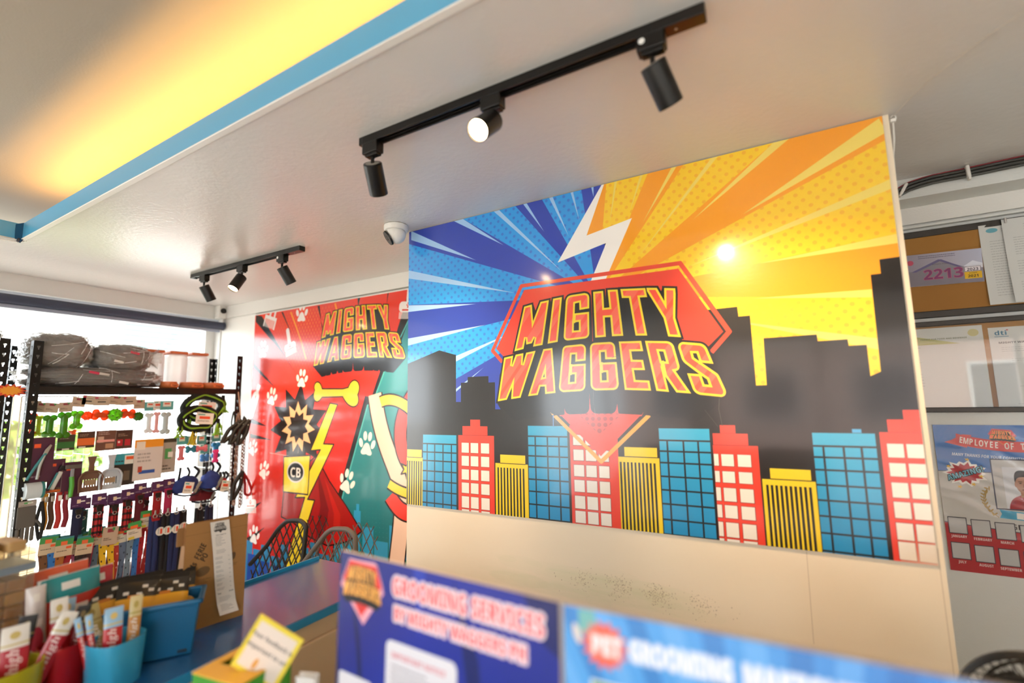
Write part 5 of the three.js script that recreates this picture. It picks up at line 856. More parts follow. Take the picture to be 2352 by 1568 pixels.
// chains, leather straps and a red loop at the rack post
function chainGeo(len, r) { const l = []; const n = Math.floor(len / (r * 2.5)); for (let i = 0; i < n; i++) l.push(mv(rot(new THREE.TorusGeometry(r, r * 0.3, 5, 10).scale(0.75, 1.25, 1), 0, i % 2 ? Math.PI / 2 : 0.2), rnd(-0.001, 0.001), -i * r * 2.05, 0)); return join(l); }
[[2.03, 0.58, 'steel chain leash, leftmost of the five chains at the rack post'], [2.05, 0.61, 'rusty toned chain leash second from the left at the rack post'], [2.072, 0.63, 'steel chain leash in the middle of the five chains'], [2.095, 0.62, 'copper toned chain leash right of the middle chain'], [2.12, 0.6, 'steel chain leash, rightmost of the five chains at the rack post']].forEach(([u, len, label], i) => {
  const g = rack('chain_leash', label, 'chain', u, -0.19 - 0.012 * i, 0.075 + (i % 2) * 0.022); part('chain', chainGeo(len, 0.0115), std(i % 2 ? 0x9a6f52 : 0xa8a09a, 0.3, { metalness: 0.9 }), g); part('strap_loop', tube([[0, 0, 0], [0.01, 0.08, 0.004], [0.0, 0.16, 0], [-0.01, 0.08, -0.004], [0, 0, 0]], 0.005, 24, 6), std(i === 1 ? 0x8a6a58 : 0x17130f, 0.7), g);
});
solo('hanging_strap', tube([[XR + 0.05, EYE + 0.11, -2.07], [XR + 0.055, EYE - 0.04, -2.09], [XR + 0.05, EYE - 0.2, -2.1]], 0.004, 16), std(0xb98f74, 0.6), 'thin tan strap hanging from the shelf end at the rack post', 'strap');
[[1.99, -0.17, 0.2, -0.75, 'black leather strap loop leaning furthest left of the rack post'], [2.02, -0.175, 0.2, -0.6, 'black leather strap loop leaning left, second of three at the rack post'], [2.05, -0.18, 0.19, -0.45, 'black leather strap loop nearest the chains, third of the leaning three'], [2.05, -0.55, 0.2, -0.35, 'black leather strap hanging low among the chains']].forEach(([u, y, len, a, label], i) => {
  const g = rack('strap_loop', label, 'strap', u, y, 0.13 + 0.02 * (i % 3)), q = tube([[0, len / 2, 0], [0.02, 0, 0.006], [0.006, -len / 2, 0], [-0.02, 0, -0.004], [0, len / 2, 0]], 0.013, 30, 8); part('strap', rot(q, 0, 0, a), std(0x120e0c, 0.6), g); part('rivet', ball(0.005), CHROME, g, [0.06 * Math.sin(-a), 0.05, 0.012]);
});
{
  const g = rack('red_leash_loop', 'bright red leash loop hanging free at the rack post beside the poster', 'leash', 2.165, -0.56, 0.06); part('webbing', tube([[-0.035, 0.09, 0], [0.005, 0.02, 0.01], [0.035, -0.055, 0.006], [0.02, -0.085, 0], [-0.008, -0.07, -0.004], [-0.012, 0, -0.004], [-0.03, 0.08, 0]], 0.009, 40, 8), std(0xb3121c, 0.6), g);
}
// ---------------------------------------------------------------- blue counter and what stands on it
const TOP = EYE - 0.62;                                       // counter top height
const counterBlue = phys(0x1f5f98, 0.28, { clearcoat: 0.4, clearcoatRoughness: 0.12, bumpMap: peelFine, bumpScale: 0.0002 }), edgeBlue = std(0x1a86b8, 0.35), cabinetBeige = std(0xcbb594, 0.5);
{
  const g = thing('service_counter', 'blue topped shop counter with beige cabinet doors running towards the posters', 'counter', [-1.48, 0, -0.49]);
  const x0 = -0.212, x1 = 0.207, z0 = -0.892, z1 = 0.9;
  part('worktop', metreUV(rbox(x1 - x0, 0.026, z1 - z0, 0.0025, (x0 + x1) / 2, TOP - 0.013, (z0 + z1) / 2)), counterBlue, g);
  part('edge_band', [rbox(0.003, 0.025, z1 - z0 - 0.006, 0.001, x1 + 0.001, TOP - 0.0135, (z0 + z1) / 2), rbox(0.008, 0.016, z1 - z0 - 0.01, 0.002, x0 + 0.004, TOP + 0.004, (z0 + z1) / 2)], edgeBlue, g);
  part('carcass', rbox(x1 - x0 - 0.03, TOP - 0.03, z1 - z0 - 0.03, 0.003, (x0 + x1) / 2, (TOP - 0.026) / 2 + 0.002, (z0 + z1) / 2), cabinetBeige, g);
  [-0.66, -0.2, 0.26, 0.7].forEach((z) => { const d = part('door', rbox(0.014, TOP - 0.14, 0.42, 0.006, 0, 0, 0), cabinetBeige, g, [x1 - 0.01, (TOP - 0.02) / 2, z]); part('handle', rbox(0.01, 0.03, 0.012, 0.004), std(0x4a4038, 0.4), d, [0.01, 0.3, -0.15]); });
}
{
  const g = thing('front_counter', 'blue counter right in front of the camera that carries the notice boards', 'counter', [0.2, 0, -0.28]);
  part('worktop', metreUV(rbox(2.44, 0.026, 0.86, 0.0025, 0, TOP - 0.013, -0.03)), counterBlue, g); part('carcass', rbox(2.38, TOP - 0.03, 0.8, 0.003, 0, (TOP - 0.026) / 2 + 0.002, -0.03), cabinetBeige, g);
}
// brown paper bag with a taped receipt
{
  const g = thing('paper_bag', 'folded brown paper bag with handwriting and a long white receipt, standing on the blue counter', 'paper bag', [-1.475, TOP, -0.842], Math.PI / 2 - 0.19);
  const kraft = std(0x9c6d3c, 0.8, { bumpMap: peelFine, bumpScale: 0.0005 });
  const w = 0.163, h = 0.292, d = 0.085, bt = canvas(512, 900, (c, W, H) => {
    c.fillStyle = '#a4753f'; c.fillRect(0, 0, W, H); for (let i = 0; i < 700; i++) { c.fillStyle = pick(['rgba(90,60,34,0.05)', 'rgba(200,160,110,0.06)']); c.fillRect(rnd(0, W), rnd(0, H), rnd(20, 120), rnd(1, 3)); }
    c.strokeStyle = '#17120e'; c.lineCap = 'round'; c.lineWidth = 8;
    const word = (x, y, s) => { c.save(); c.translate(x, y); c.rotate(-1.12); c.font = 'italic bold 70px sans-serif'; c.fillStyle = '#0e0a08'; c.scale(0.7, 1); c.fillText(s, 0, 0); c.restore(); };
    word(74, 410, 'Ms'); word(112, 322, 'FERIE'); word(160, 350, 'PO');
    c.fillStyle = 'rgba(80,62,40,0.62)'; c.beginPath(); c.ellipse(150, 425, 58, 40, -0.2, 0, 7); c.fill(); lines(c, 104, 490, 160, 3, 14, { h: 6, color: 'rgba(80,62,40,0.55)' }); c.fillStyle = 'rgba(70,54,36,0.7)'; c.beginPath(); c.ellipse(395, 352, 22, 36, 0.3, 0, 7); c.fill(); lines(c, 380, 412, 70, 2, 14, { h: 6, color: 'rgba(80,62,40,0.6)' });
    c.fillStyle = 'rgba(60,40,20,0.35)'; c.fillRect(0, 96, W, 3);
  });
  const shell = [plate([[-w / 2, 0], [w / 2, 0], [w / 2, h], [-w / 2, h]], 0.001), mv(rot(plate([[0, 0], [d, 0], [d * 0.15, h], [0, h]], 0.0012), 0, Math.PI / 2), -w / 2, 0, 0), mv(rot(plate([[0, 0], [d, 0], [d * 0.15, h], [0, h]], 0.0012), 0, Math.PI / 2), w / 2, 0, 0), mv(rbox(w, 0.001, d, 0.0003), 0, 0.0006, -d / 2)];
  const back = new THREE.BufferGeometry(); back.setAttribute('position', new THREE.Float32BufferAttribute([-w / 2, 0, -d, w / 2, 0, -d, w / 2, h, -d * 0.15, -w / 2, 0, -d, w / 2, h, -d * 0.15, -w / 2, h, -d * 0.15], 3)); back.setAttribute('uv', new THREE.Float32BufferAttribute(new Array(12).fill(0), 2)); back.computeVertexNormals();
  kraft.side = THREE.DoubleSide; part('bag', [...shell, back], kraft, g);
  const f = new THREE.PlaneGeometry(w - 0.001, h, 10, 20), p = f.attributes.position; for (let i = 0; i < p.count; i++) p.setZ(i, 0.0012 + 0.0012 * Math.sin(p.getX(i) * 26 + p.getY(i) * 12)); f.computeVertexNormals(); part('front', f, std(0xffffff, 0.75, { map: bt }), g, [0, h / 2, 0.0006]);
  part('folded_top', [rbox(w + 0.003, 0.058, 0.008, 0.002, 0, h - 0.03, -0.009), rbox(0.02, 0.05, 0.004, 0.001, -w / 2 - 0.008, h - 0.034, -0.012)], kraft, g);
  const rt = canvas(256, 1024, (c, W, H) => {
    c.fillStyle = '#e4ddd2'; c.fillRect(0, 0, W, H); drawSign(c, [0.2, 0, 0, 0.2, -56, -62], false, { face: '#d8d2c8', rim: '#2a2725', dark: '#2a2725', shine: '#d8d2c8' });
    fillPoly(c, [100, 110, 150, 110, 126, 134], '#2a2725'); c.fillStyle = '#57534e'; c.font = 'bold 15px sans-serif'; c.textAlign = 'center'; c.fillText('Mighty Waggers PH', 128, 158);
    lines(c, 46, 172, 160, 7, 16, { h: 5 }); lines(c, 46, 320, 160, 3, 16, { h: 5 }); for (let i = 0; i < 8; i++) { lines(c, 26, 400 + i * 50, 110, 2, 15, { h: 5 }); lines(c, 200, 400 + i * 50, 36, 1, 15, { h: 5 }); }
    c.fillStyle = '#2a2725'; c.textAlign = 'right'; c.font = 'bold 20px sans-serif'; c.fillText('214.00', 238, 812); c.textAlign = 'left'; c.fillText('Total', 24, 816); lines(c, 40, 850, 170, 4, 14, { h: 4 }); lines(c, 40, 930, 170, 5, 13, { h: 4 });
  });
  const r = new THREE.PlaneGeometry(0.05, 0.262, 6, 40), q = r.attributes.position; for (let i = 0; i < q.count; i++) { const t = 0.5 - q.getY(i) / 0.262; q.setX(i, q.getX(i) + 0.034 * (t - 0.3) + (t < 0.14 ? 0 : 0)); q.setZ(i, 0.004 + 0.006 * Math.sin(t * 7) * t + (t > 0.9 ? (t - 0.9) * 0.12 : 0)); } r.computeVertexNormals();
  part('receipt', r, std(0xffffff, 0.6, { map: rt, side: THREE.DoubleSide }), g, [0.011, h - 0.135, 0.0045]);
}
// blue bin of snack packs
const snackTex = canvas(256, 256, (c, W, H) => { c.fillStyle = '#17130f'; c.fillRect(0, 0, W, H); c.fillStyle = '#e8a61c'; c.fillRect(0, 84, W, 172); c.fillStyle = '#b87a10'; for (let i = 0; i < 26; i++) c.fillRect(i * 10, 200, 4, 40); c.fillStyle = '#d8d0c2'; for (const [x, y] of [[40, 50], [120, 60], [190, 44], [150, 22]]) c.fillRect(x, y, 34, 16); c.fillStyle = '#c8741c'; c.fillRect(70, 70, 70, 16); });
const snack = phys(0xffffff, 0.28, { map: snackTex, clearcoat: 0.4 });
function pouch(w, h, d) { const g = new THREE.PlaneGeometry(w, h, 14, 16), p = g.attributes.position, b = g.clone(), pb = b.attributes.position; for (let i = 0; i < p.count; i++) { const x = p.getX(i) / w, y = p.getY(i) / h, q = Math.max(0, (1 - 4 * x * x)) ** 0.6 * Math.max(0, 1 - (2 * Math.max(y, -0.42)) ** 4) ** 0.8, n = 0.14 * perlin.noise(x * 5, y * 5, w * 90); const z = d / 2 * q * (1 + n); p.setZ(i, z + 0.0006); pb.setZ(i, -z - 0.0006); } const idx = b.index.array; for (let i = 0; i < idx.length; i += 3) { const t = idx[i]; idx[i] = idx[i + 1]; idx[i + 1] = t; } g.computeVertexNormals(); b.computeVertexNormals(); return join([g, b]); }
{
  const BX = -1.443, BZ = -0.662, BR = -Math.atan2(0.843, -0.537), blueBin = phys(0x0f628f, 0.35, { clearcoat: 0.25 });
  const g = thing('storage_bin', 'blue plastic bin with a broad rim, filled with black and yellow snack packs', 'bin', [BX, TOP + 0.004, BZ], Math.atan2(-0.843, -0.537) + Math.PI);
  const L = 0.22, W = 0.098, H = 0.125;
  const wall = (l, h, top) => plate([[-l / 2 + top, 0], [l / 2 - top, 0], [l / 2, h], [-l / 2, h]], 0.003, 0.001);
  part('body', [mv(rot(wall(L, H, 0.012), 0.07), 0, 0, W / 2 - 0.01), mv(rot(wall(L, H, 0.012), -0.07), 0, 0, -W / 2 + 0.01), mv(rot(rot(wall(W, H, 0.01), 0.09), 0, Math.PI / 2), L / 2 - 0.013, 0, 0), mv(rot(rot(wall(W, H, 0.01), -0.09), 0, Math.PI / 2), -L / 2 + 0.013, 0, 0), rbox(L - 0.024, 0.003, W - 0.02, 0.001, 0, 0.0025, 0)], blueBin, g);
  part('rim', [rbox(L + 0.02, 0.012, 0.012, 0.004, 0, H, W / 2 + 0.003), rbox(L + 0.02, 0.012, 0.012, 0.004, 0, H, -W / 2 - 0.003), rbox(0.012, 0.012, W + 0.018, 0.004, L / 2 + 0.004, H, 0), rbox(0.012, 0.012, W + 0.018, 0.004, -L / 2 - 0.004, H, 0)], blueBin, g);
  part('foot_notch', rbox(0.02, 0.008, 0.006, 0.002), std(0x0b2c40, 0.5), g, [L / 2 - 0.03, 0.008, W / 2 - 0.008]);
  [[-0.03, 0.02, 0.3, 'nearest the rim on the camera side'], [0.035, 0.018, 0.1, 'at the bag end of the bin'], [-0.02, -0.012, 0.2, 'in the second line of the bin'], [0.05, -0.016, -0.1, 'in the second line, towards the paper bag'], [-0.075, 0.004, 0.25, 'at the cup end of the bin']].forEach(([x, z, a, where], i) => {
    const t = new THREE.Vector3(x, 0, z).applyAxisAngle(new THREE.Vector3(0, 1, 0), g.rotation.y);
    const k = thing('snack_pack', `black and yellow snack pack ${where}`, 'snack pack', [BX + t.x, TOP + 0.066, BZ + t.z], g.rotation.y + a * 0.5); k.rotation.order = 'YXZ'; k.rotation.x = -0.55 - 0.1 * (i % 2); k.rotation.z = -0.08 + 0.05 * i; part('pouch', pouch(0.088, 0.125, 0.016), snack, k, [0, 0.062, 0]); part('sealed_edge', rbox(0.086, 0.014, 0.0016, 0.0005), std(0x14100d, 0.35), k, [0, 0.128, 0]);
  });
}
// cups of stick packs
const stickTex = (base, top, dots) => canvas(64, 256, (c, W, H) => { c.fillStyle = base; c.fillRect(0, 0, W, H); c.fillStyle = top; c.fillRect(0, 0, W, 72); c.fillStyle = dots; c.beginPath(); c.arc(32, 30, 12, 0, 7); c.fill(); c.fillRect(0, 56, W, 5); c.save(); c.translate(42, 214); c.rotate(-Math.PI / 2); c.fillStyle = 'rgba(248,244,238,0.92)'; c.font = 'italic bold 36px serif'; c.fillText('Jerhigh', 4, 0); c.restore(); });
const STICK = { red: [stickTex('#c01f22', '#9cc4e0', '#d8b868')], redWhite: [stickTex('#b41c2c', '#e6e0d4', '#c8b060')], tan: [stickTex('#cc8a3c', '#d8c48a', '#b8a050')], gold: [stickTex('#a08c48', '#b4a468', '#8a7434')], dark: [stickTex('#7c1418', '#2a2a30', '#a08c60')] };
for (const k of Object.keys(STICK)) STICK[k] = phys(0xffffff, 0.3, { map: STICK[k][0], clearcoat: 0.3, side: THREE.DoubleSide });
function cup(label, x, z, r, h, color) {
  const g = thing('plastic_cup', label, 'cup', [x, TOP, z], 0.3), m = phys(color, 0.3, { clearcoat: 0.3 });
  const sq = lathe([[0.0001, 0.001], [r * 0.9, 0.001], [r, h - 0.002], [r * 1.01, h], [r * 0.985, h], [r * 0.965, h - 0.003], [r * 0.87, 0.004], [0.0001, 0.004]], 56), p = sq.attributes.position;
  for (let i = 0; i < p.count; i++) { const a = Math.atan2(p.getZ(i), p.getX(i)), k = 1 / Math.pow(Math.pow(Math.abs(Math.cos(a)), 3.2) + Math.pow(Math.abs(Math.sin(a)), 3.2), 1 / 3.2); p.setX(i, p.getX(i) * (1 + (k - 1) * 0.8)); p.setZ(i, p.getZ(i) * (1 + (k - 1) * 0.8)); }
  sq.computeVertexNormals(); part('cup_body', sq, m, g); return g;
}
cup('light blue plastic cup of stick packs, beside the blue bin', -1.375, -0.568, 0.05, 0.1, 0x3aa4cc);
cup('red plastic cup of stick packs between the yellow and light blue cups', -1.455, -0.5, 0.04, 0.1, 0xb3141c);
cup('yellow green plastic cup of stick packs at the left edge', -1.43, -0.4, 0.055, 0.1, 0xb5ac1c);
// one stick: a flat sealed sachet; foot position, height, width, lean in the picture and towards the room
function stick(label, kind, x, z, len, w, lean, tip, y0 = 0.02) {
  const g = thing('stick_pack', label, 'stick pack', [x, TOP + y0, z], Math.PI / 2 - 0.25); g.rotation.order = 'YXZ'; g.rotation.x = tip; g.rotation.z = lean;
  part('sachet', pouch(w, len, 0.006), STICK[kind], g, [0, len / 2, 0]); part('sealed_edge', rbox(w * 0.98, 0.006, 0.0012, 0.0004), PAPER, g, [0, len - 0.003, 0]);
}
stick('red stick pack with a pale blue top, front of the light blue cup', 'red', -1.352, -0.553, 0.15, 0.034, 0.0, -0.12);
stick('tall tan stick pack at the right of the light blue cup', 'tan', -1.358, -0.592, 0.16, 0.024, -0.04, -0.1);
stick('olive gold stick pack leaning at the back of the light blue cup', 'gold', -1.398, -0.56, 0.155, 0.03, 0.2, -0.3);
stick('thin red stick pack at the left of the light blue cup', 'red', -1.375, -0.535, 0.145, 0.012, 0.14, -0.05);
stick('thin dark red stick pack leaning left in the light blue cup', 'red', -1.385, -0.53, 0.145, 0.012, 0.22, -0.02);
stick('tall pale topped red stick pack in the red cup', 'redWhite', -1.45, -0.495, 0.175, 0.03, 0.05, -0.1);
stick('dark red stick pack leaning right in the red cup', 'dark', -1.445, -0.512, 0.15, 0.024, -0.12, -0.05);
stick('red stick pack at the back of the red cup', 'red', -1.465, -0.505, 0.165, 0.026, -0.02, -0.15);
stick('broad red stick pack with a pale top, middle of the yellow green cup', 'redWhite', -1.415, -0.412, 0.155, 0.042, 0.03, -0.1);
stick('pale topped stick pack flopping to the right in the yellow green cup', 'redWhite', -1.425, -0.435, 0.165, 0.03, -0.38, -0.08);
stick('red stick pack with a pale top at the left of the yellow green cup', 'redWhite', -1.42, -0.38, 0.15, 0.032, 0.2, -0.12);
stick('dark red stick pack behind the others in the yellow green cup', 'dark', -1.45, -0.42, 0.16, 0.03, -0.1, -0.1);
// treat pouches standing behind the cups
const pouchTex = (top, base, acc) => phys(0xffffff, 0.3, { clearcoat: 0.35, map: canvas(128, 256, (c, W, H) => { c.fillStyle = base; c.fillRect(0, 0, W, H); c.fillStyle = top; c.fillRect(0, 0, W, 60); c.fillStyle = '#e8e2d6'; c.fillRect(46, 18, 38, 20); c.fillStyle = acc; c.beginPath(); c.ellipse(64, 140, 42, 36, 0, 0, 7); c.fill(); c.fillStyle = '#efe6da'; c.fillRect(30, 84, 70, 18); lines(c, 20, 200, 88, 3, 14, { h: 5, color: 'rgba(250,240,225,0.7)' }); }) });
[['orange topped treat pouch at the back behind the red cup', pouchTex('#e0603a', '#a83040', '#d88a4a'), -1.6, -0.54, 0.12, 0.235, 0.1], ['teal topped red treat pouch standing behind the red cup', pouchTex('#1f8a8c', '#c8301e', '#e2a41e'), -1.555, -0.55, 0.115, 0.222, 0.12], ['red treat pouch standing next to the teal topped one', pouchTex('#c2263a', '#c82a22', '#d8402c'), -1.575, -0.615, 0.06, 0.215, 0.05], ['white treat pouch at the left of the teal topped one', pouchTex('#d8cfc8', '#cfc6bd', '#c04050'), -1.54, -0.485, 0.035, 0.215, 0.1]].forEach(([label, m, x, z, w, h, a]) => {
  const g = thing('treat_pouch', label, 'treat pouch', [x, TOP, z], Math.PI / 2 - a); g.rotation.order = 'YXZ'; g.rotation.z = 0.07; part('pouch', pouch(w, h, 0.03), m, g, [0, h / 2, 0]); part('sealed_edge', rbox(w * 0.98, 0.012, 0.002, 0.0006), PAPER, g, [0, h - 0.006, 0]);
});
// clear tub of biscuits with a grey blue band
{
  const g = thing('biscuit_tub', 'clear plastic tub of tan biscuits with a grey blue band at the left edge', 'tub', [-1.6, TOP, -0.385], 0.1), w = 0.1, h = 0.29, d = 0.16, bis = std(0xa97c46, 0.7), bis2 = std(0xc09a62, 0.65);
  part('shell', [rbox(0.002, h, d, 0.0005, w / 2, h / 2, 0), rbox(0.002, h, d, 0.0005, -w / 2, h / 2, 0), rbox(w, h, 0.002, 0.0005, 0, h / 2, d / 2), rbox(w, h, 0.002, 0.0005, 0, h / 2, -d / 2), rbox(w, 0.002, d, 0.0005, 0, 0.002, 0)], phys(0xf6f0e4, 0.06, { transmission: 0.95, thickness: 0 }), g);
  part('band', rbox(w + 0.004, 0.016, d + 0.004, 0.001, 0, h - 0.03, 0), std(0x7d8a94, 0.4), g); part('lid', rbox(w + 0.002, 0.01, d + 0.002, 0.003, 0, h + 0.004, 0), phys(0xf2e6d0, 0.1, { transmission: 0.9, thickness: 0 }), g);
  for (let j = 0; j < 8; j++) for (let i = 0; i < 4; i++) part('biscuit', rbox(0.088, 0.026, 0.034, 0.005), (i + j) % 3 ? bis : bis2, g, [rnd(-0.002, 0.002), 0.02 + j * 0.029, -0.054 + i * 0.036], [0, rnd(-0.06, 0.06), 0]);
  for (let i = 0; i < 3; i++) part('biscuit', rbox(0.08, 0.024, 0.034, 0.006), bis2, g, [rnd(-0.008, 0.008), h + 0.02, -0.045 + i * 0.04], [0, rnd(-0.3, 0.3), rnd(-0.1, 0.1)]);
}
// feedback box with a card
{
  const g = thing('feedback_box', 'green box with a yellow top and a dark slot opening for feedback slips', 'box', [-0.892, TOP, -0.57], 0.12), w = 0.116, d = 0.11, h = 0.155, green = std(0x3f9a2c, 0.5), yellow = std(0xe3ae34, 0.5);
  part('sides', [rbox(0.003, h, d, 0.0008, w / 2 - 0.0015, h / 2, 0), rbox(0.003, h, d, 0.0008, -w / 2 + 0.0015, h / 2, 0), rbox(w, h, 0.003, 0.0008, 0, h / 2, d / 2 - 0.0015), rbox(w, h, 0.003, 0.0008, 0, h / 2, -d / 2 + 0.0015)], green, g);
  const a = plate([[-w / 2, -d / 2], [w / 2, -d / 2], [w / 2, d / 2], [-w / 2, d / 2]], 0.003, 0.0006, [[[-0.042, -0.018], [0.05, -0.014], [0.048, 0.018], [-0.038, 0.016]]]); part('top_panel', mv(rot(a, -Math.PI / 2), 0, h, 0), yellow, g);
  part('paper_slip', rot(plate([[-0.02, -0.014], [0.024, -0.016], [0.02, 0.018], [-0.016, 0.016]], 0.0008), -1.0, 0.3, 0.2), PAPER, g, [0.004, h - 0.03, 0.0]);
  const ct = canvas(256, 256, (c, W, H) => { c.fillStyle = '#ecd63a'; c.fillRect(0, 0, W, H); c.fillStyle = '#eedfce'; c.fillRect(22, 22, 212, 212); c.fillStyle = '#5f574c'; c.font = '600 29px sans-serif'; c.textAlign = 'center'; c.fillText('Your feedback is', 128, 92); c.fillText('important to us!', 128, 142); c.fillStyle = '#e0a040'; c.beginPath(); c.ellipse(104, 196, 11, 26, 0.1, 0, 7); c.fill(); });
  const k = thing('feedback_card', 'yellow edged card asking for feedback, leaning on the green box', 'card', [-0.836, EYE - 0.437, -0.578], 0.55); k.rotation.order = 'YXZ'; k.rotation.z = -0.52; k.rotation.x = -0.1;
  panel(0.093, 0.093, 0.003, std(0xffffff, 0.5, { map: ct }), std(0xdcc22c, 0.5), k, 'printed_card'); part('prop', rbox(0.02, 0.05, 0.002, 0.0005), std(0xdcc22c, 0.5), k, [0.0, -0.03, -0.006], [0.25, 0, 0]);
}
// two printed notice boards standing on the front counter
const groomTex = canvas(1280, 896, (g, W, H) => {
  let gr = g.createLinearGradient(0, 0, W, H); gr.addColorStop(0, '#20236e'); gr.addColorStop(0.4, '#22309a'); gr.addColorStop(1, '#1b237e'); g.fillStyle = gr; g.fillRect(0, 0, W, H);
  for (const q of [[0, 420, 90, 900, 40, 900, 0, 700], [80, 120, 170, 380, 260, 900, 220, 900, 140, 420], [760, 0, 900, 300, 980, 900, 930, 900, 820, 320], [1120, 0, 1280, 0, 1280, 200, 1200, 160]]) fillPoly(g, q, 'rgba(20,22,60,0.55)');
  for (const q of [[520, 0, 600, 0, 560, 300], [900, 420, 960, 420, 880, 896, 820, 896], [1240, 400, 1280, 380, 1280, 700]]) fillPoly(g, q, 'rgba(60,90,210,0.5)');
  fillPoly(g, [80, 28, 262, 20, 330, 150, 190, 320, 8, 160], '#f0a8b4'); drawSign(g, [0.33, 0, 0, 0.385, -130, -105], true, { red: '#e83a34', frame: '#f0b0b8', low: '#f0b0b8', face: '#f0a040', rim: '#e8a030', shine: '#f4b860' });
  const t = (s, x, y, px, w) => { g.font = `bold ${px}px sans-serif`; g.textAlign = 'left'; g.lineJoin = 'round'; g.save(); g.translate(x, y); const k = w / g.measureText(s).width; g.scale(k, 1.1); g.lineWidth = 26; g.strokeStyle = '#f2d8dc'; g.strokeText(s, 0, 0); g.fillStyle = '#ee4a44'; g.fillText(s, 0, 0); g.restore(); };
  t('GROOMING SERVICES', 385, 138, 96, 830); t('BY MIGHTY WAGGERS PH', 400, 246, 68, 735);
  g.fillStyle = '#e4e1e4'; g.beginPath(); g.roundRect(356, 340, 430, 560, 34); g.fill(); g.fillStyle = '#d8707c'; g.font = 'bold 34px sans-serif'; g.fillText('IMPORTANT NOTICE', 392, 412); lines(g, 392, 440, 350, 18, 24, { h: 10, color: 'rgba(110,106,112,0.55)' });
  g.fillStyle = '#e4e1e4'; g.beginPath(); g.roundRect(24, 560, 240, 330, 20); g.fill();
});
const makeTex = canvas(1280, 896, (g, W, H) => {
  let gr = g.createLinearGradient(0, 0, W, 0); gr.addColorStop(0, '#5aa6e6'); gr.addColorStop(0.5, '#4a9ae0'); gr.addColorStop(1, '#2f74c4'); g.fillStyle = gr; g.fillRect(0, 0, W, H);
  for (let i = 0; i < 12; i++) fillPoly(g, [700, 1400, 200 + i * 130 - 500, -40, 250 + i * 130 - 480, -40], i % 2 ? 'rgba(130,190,245,0.45)' : 'rgba(36,96,170,0.4)');
  fillPoly(g, [60, 6, 120, 4, 130, 60, 90, 100, 60, 80], '#7ab8b4'); g.fillStyle = '#e4d8ce'; g.beginPath(); g.ellipse(52, 90, 14, 36, -0.3, 0, 7); g.fill();
  g.beginPath(); for (let i = 0; i < 28; i++) { const a = i * Math.PI / 14, r = i % 2 ? 92 : 132; g.lineTo(156 + r * 0.7 * Math.cos(a), 112 + r * 0.66 * Math.sin(a)); } g.closePath(); g.fillStyle = '#ee6a54'; g.fill();
  const t = (s, x, y, px, w, c) => { g.font = `bold ${px}px sans-serif`; g.textAlign = 'left'; g.lineJoin = 'round'; g.save(); g.translate(x, y); g.scale(w / g.measureText(s).width, 1); g.lineWidth = 16; g.strokeStyle = c; g.strokeText(s, 0, 0); g.fillStyle = '#f2f0f2'; g.fillText(s, 0, 0); g.restore(); };
  t('PET', 106, 142, 80, 112, '#f0c0b4'); t('GROOMING', 244, 142, 92, 336, '#c4daf4'); t('MAKEOVER', 606, 142, 92, 345, '#c4daf4'); t('FULL GROOM', 330, 300, 70, 330, '#c4daf4');
  g.fillStyle = '#dfe8ea'; g.fillRect(100, 230, 170, 190); g.fillStyle = '#5f9a5a'; g.fillRect(108, 238, 154, 174); g.fillStyle = '#e8e2d8'; g.beginPath(); g.ellipse(186, 330, 54, 60, 0, 0, 7); g.fill();
});
function standBoard(name, label, a, b, h, tex, lean) {
  const dx = b[0] - a[0], dz = b[1] - a[1], L = Math.hypot(dx, dz), g = thing(name, label, 'notice board', [(a[0] + b[0]) / 2, TOP, (a[1] + b[1]) / 2], -Math.atan2(dz, dx)), y = EYE - 0.25 - TOP - h / 2;
  const q = panel(L - 0.003, h, 0.007, phys(0xffffff, 0.35, { map: tex, clearcoat: 0.3, clearcoatRoughness: 0.2 }), std(0xd8cfc6, 0.6), g, 'printed_board', [0, y, 0]); q.rotation.x = lean;
  part('base', [rbox(L - 0.06, 0.006, 0.1, 0.002, 0, 0.003, 0), rbox(L - 0.06, y - h / 2 + 0.01, 0.004, 0.001, 0, (y - h / 2 + 0.01) / 2, -0.008)], phys(0xf2f4f4, 0.06, { transmission: 0.95, thickness: 0 }), g);
}
standBoard('grooming_board', 'dark blue printed grooming services board standing on the front counter', [-0.684, -0.603], [-0.259, -0.576], 0.297, groomTex, -0.02);
standBoard('makeover_board', 'light blue printed pet grooming board standing right of the dark blue one', [-0.2555, -0.574], [0.166, -0.588], 0.297, makeTex, -0.02);
{
  const g = thing('price_card', 'small white folded card between the green box and the dark blue board', 'card', [-0.76, TOP, -0.612], 0.35); part('card', [rbox(0.036, 0.155, 0.0015, 0.0005, 0, 0.0775, 0.006), rot(rbox(0.036, 0.155, 0.0015, 0.0005, 0, 0.0775, 0), 0.12)], PAPER, g); part('print', rbox(0.02, 0.012, 0.0006, 0.0002), std(0x6a6a68, 0.7), g, [0, 0.115, 0.0072]);
}
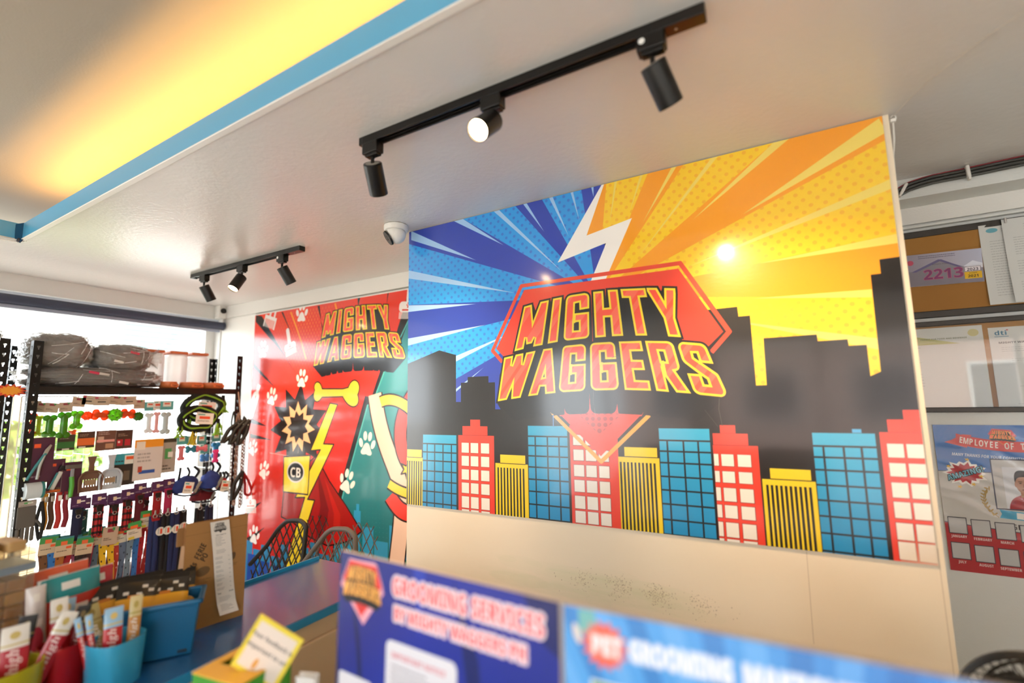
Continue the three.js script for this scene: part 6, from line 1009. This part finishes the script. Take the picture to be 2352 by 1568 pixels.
// shopping baskets standing on end behind the counter
function basket(label, rim, z, color, depth) {
  const cx = (Math.min(...rim.map((p) => p[0])) + Math.max(...rim.map((p) => p[0]))) / 2, g = thing('shopping_basket', label, 'basket', [cx, EYE, z]), m = std(color, 0.5), q = rim.map(([x, y]) => [x - cx, y]);
  const foot = Math.min(...q.map((p) => p[1])) - 0.12, out = [...q, [q[q.length - 1][0] + 0.0, foot], [q[0][0], foot]];
  const inside = (x, y) => { let c = false; for (let i = 0, j = out.length - 1; i < out.length; j = i++) { const [xi, yi] = out[i], [xj, yj] = out[j]; if ((yi > y) !== (yj > y) && x < (xj - xi) * (y - yi) / (yj - yi) + xi) c = !c; } return c; };
  part('rim', [tube(q.map(([x, y]) => [x, y, 0]), 0.013, 60, 10)], m, g);
  const mesh = (s, zz, r) => { const l = [], xs = out.map((p) => p[0]), ys = out.map((p) => p[1]), x0 = Math.min(...xs), x1 = Math.max(...xs), y0 = Math.min(...ys), y1 = Math.max(...ys); for (let c = x0 - 1; c < x1 + 1; c += 0.062) { let from = null, last = null; for (let t = 0; t <= 90; t++) { const y = y0 + (y1 - y0) * t / 90, x = c + s * (y - y0) * 0.62, ok = inside(x, y); if (ok && !from) from = [x, y]; if (ok) last = [x, y]; if ((!ok || t === 90) && from) { if (Math.hypot(last[0] - from[0], last[1] - from[1]) > 0.02) l.push(bar([...from, zz], [...last, zz], r, 5)); from = null; } } } return l; };
  part('lattice', [...mesh(1, -0.004, 0.0042), ...mesh(-1, -0.006, 0.0042)], m, g); part('back_lattice', [...mesh(1, -depth, 0.003), ...mesh(-1, -depth, 0.003)], m, g);
  part('base_plate', [rbox(Math.max(...q.map((p) => p[0])) - Math.min(...q.map((p) => p[0])), 0.01, depth, 0.003, (q[0][0] + q[q.length - 1][0]) / 2, foot, -depth / 2)], m, g);
  part('leg', [rbox(0.03, EYE + foot, 0.03, 0.004, q[0][0] + 0.05, -EYE + (EYE + foot) / 2, -depth / 2), rbox(0.03, EYE + foot, 0.03, 0.004, q[q.length - 1][0] - 0.03, -EYE + (EYE + foot) / 2, -depth / 2)], BLACK_METAL, g);
}
basket('black mesh shopping basket standing before the red poster', [[-2.96, -0.975], [-2.799, -0.84], [-2.703, -0.739], [-2.616, -0.682], [-2.501, -0.667], [-2.452, -0.69], [-2.449, -0.73], [-2.47, -0.92]], -1.9, 0x15120f, 0.16);
basket('grey brown mesh shopping basket standing right of the black one', [[-2.4, -0.885], [-2.312, -0.797], [-2.207, -0.693], [-2.147, -0.661], [-2.043, -0.652], [-1.986, -0.68], [-1.977, -0.754], [-1.987, -0.82]], -1.84, 0x5a5048, 0.16);
// pedestal fan at the lower right edge
{
  const g = thing('pedestal_fan', 'black wire caged pedestal fan at the lower right edge', 'fan', [0.375, EYE - 0.59, -1.235], -0.35), R0 = 0.128, rings = [];
  for (const [r, z] of [[R0, 0], [R0 * 0.98, 0.012], [R0 * 0.8, 0.035], [R0 * 0.3, 0.05], [R0 * 0.98, -0.012], [R0 * 0.8, -0.04]]) rings.push(mv(new THREE.TorusGeometry(r, r === R0 ? 0.006 : 0.003, 8, 64), 0, 0, z));
  for (let i = 0; i < 48; i++) { const a = i * Math.PI / 24, c = Math.cos(a), s = Math.sin(a); rings.push(tube([[R0 * 0.28 * c, R0 * 0.28 * s, 0.05], [R0 * 0.8 * c, R0 * 0.8 * s, 0.036], [R0 * c, R0 * s, 0.004]], 0.0014, 6, 4), tube([[R0 * 0.28 * c, R0 * 0.28 * s, -0.05], [R0 * 0.8 * c, R0 * 0.8 * s, -0.041], [R0 * c, R0 * s, -0.004]], 0.0014, 6, 4)); }
  part('cage', rings, std(0x1a1917, 0.4), g); part('hub', rot(cyl(0.03, 0.034, 0.05, 28), Math.PI / 2), std(0x151413, 0.4), g, [0, 0, 0.02]);
  for (let i = 0; i < 4; i++) part('blade', plate([[0.02, -0.01], [0.06, -0.05], [0.108, -0.03], [0.112, 0.02], [0.06, 0.03], [0.02, 0.012]], 0.003), std(0x3a3834, 0.45), g, [0, 0, -0.005], [0.25, 0, i * Math.PI / 2 + 0.7]);
  part('front_bar', rot(rbox(0.026, 0.24, 0.012, 0.005), 0, 0, -0.5), std(0x0c0b0a, 0.4), g, [0.04, 0.02, 0.058]);
  part('motor', rot(cyl(0.05, 0.042, 0.1, 28), Math.PI / 2), std(0x151413, 0.4), g, [0, 0, -0.1]); part('pole', cyl(0.014, 0.016, EYE - 0.575 - 0.03, 20, 0, -(EYE - 0.575) / 2 + 0.015, -0.1), std(0x1a1917, 0.4), g); part('base', cyl(0.17, 0.18, 0.03, 40, 0, -(EYE - 0.575) + 0.016, -0.1), std(0x1a1917, 0.4), g);
}
renderer.render(scene, camera);
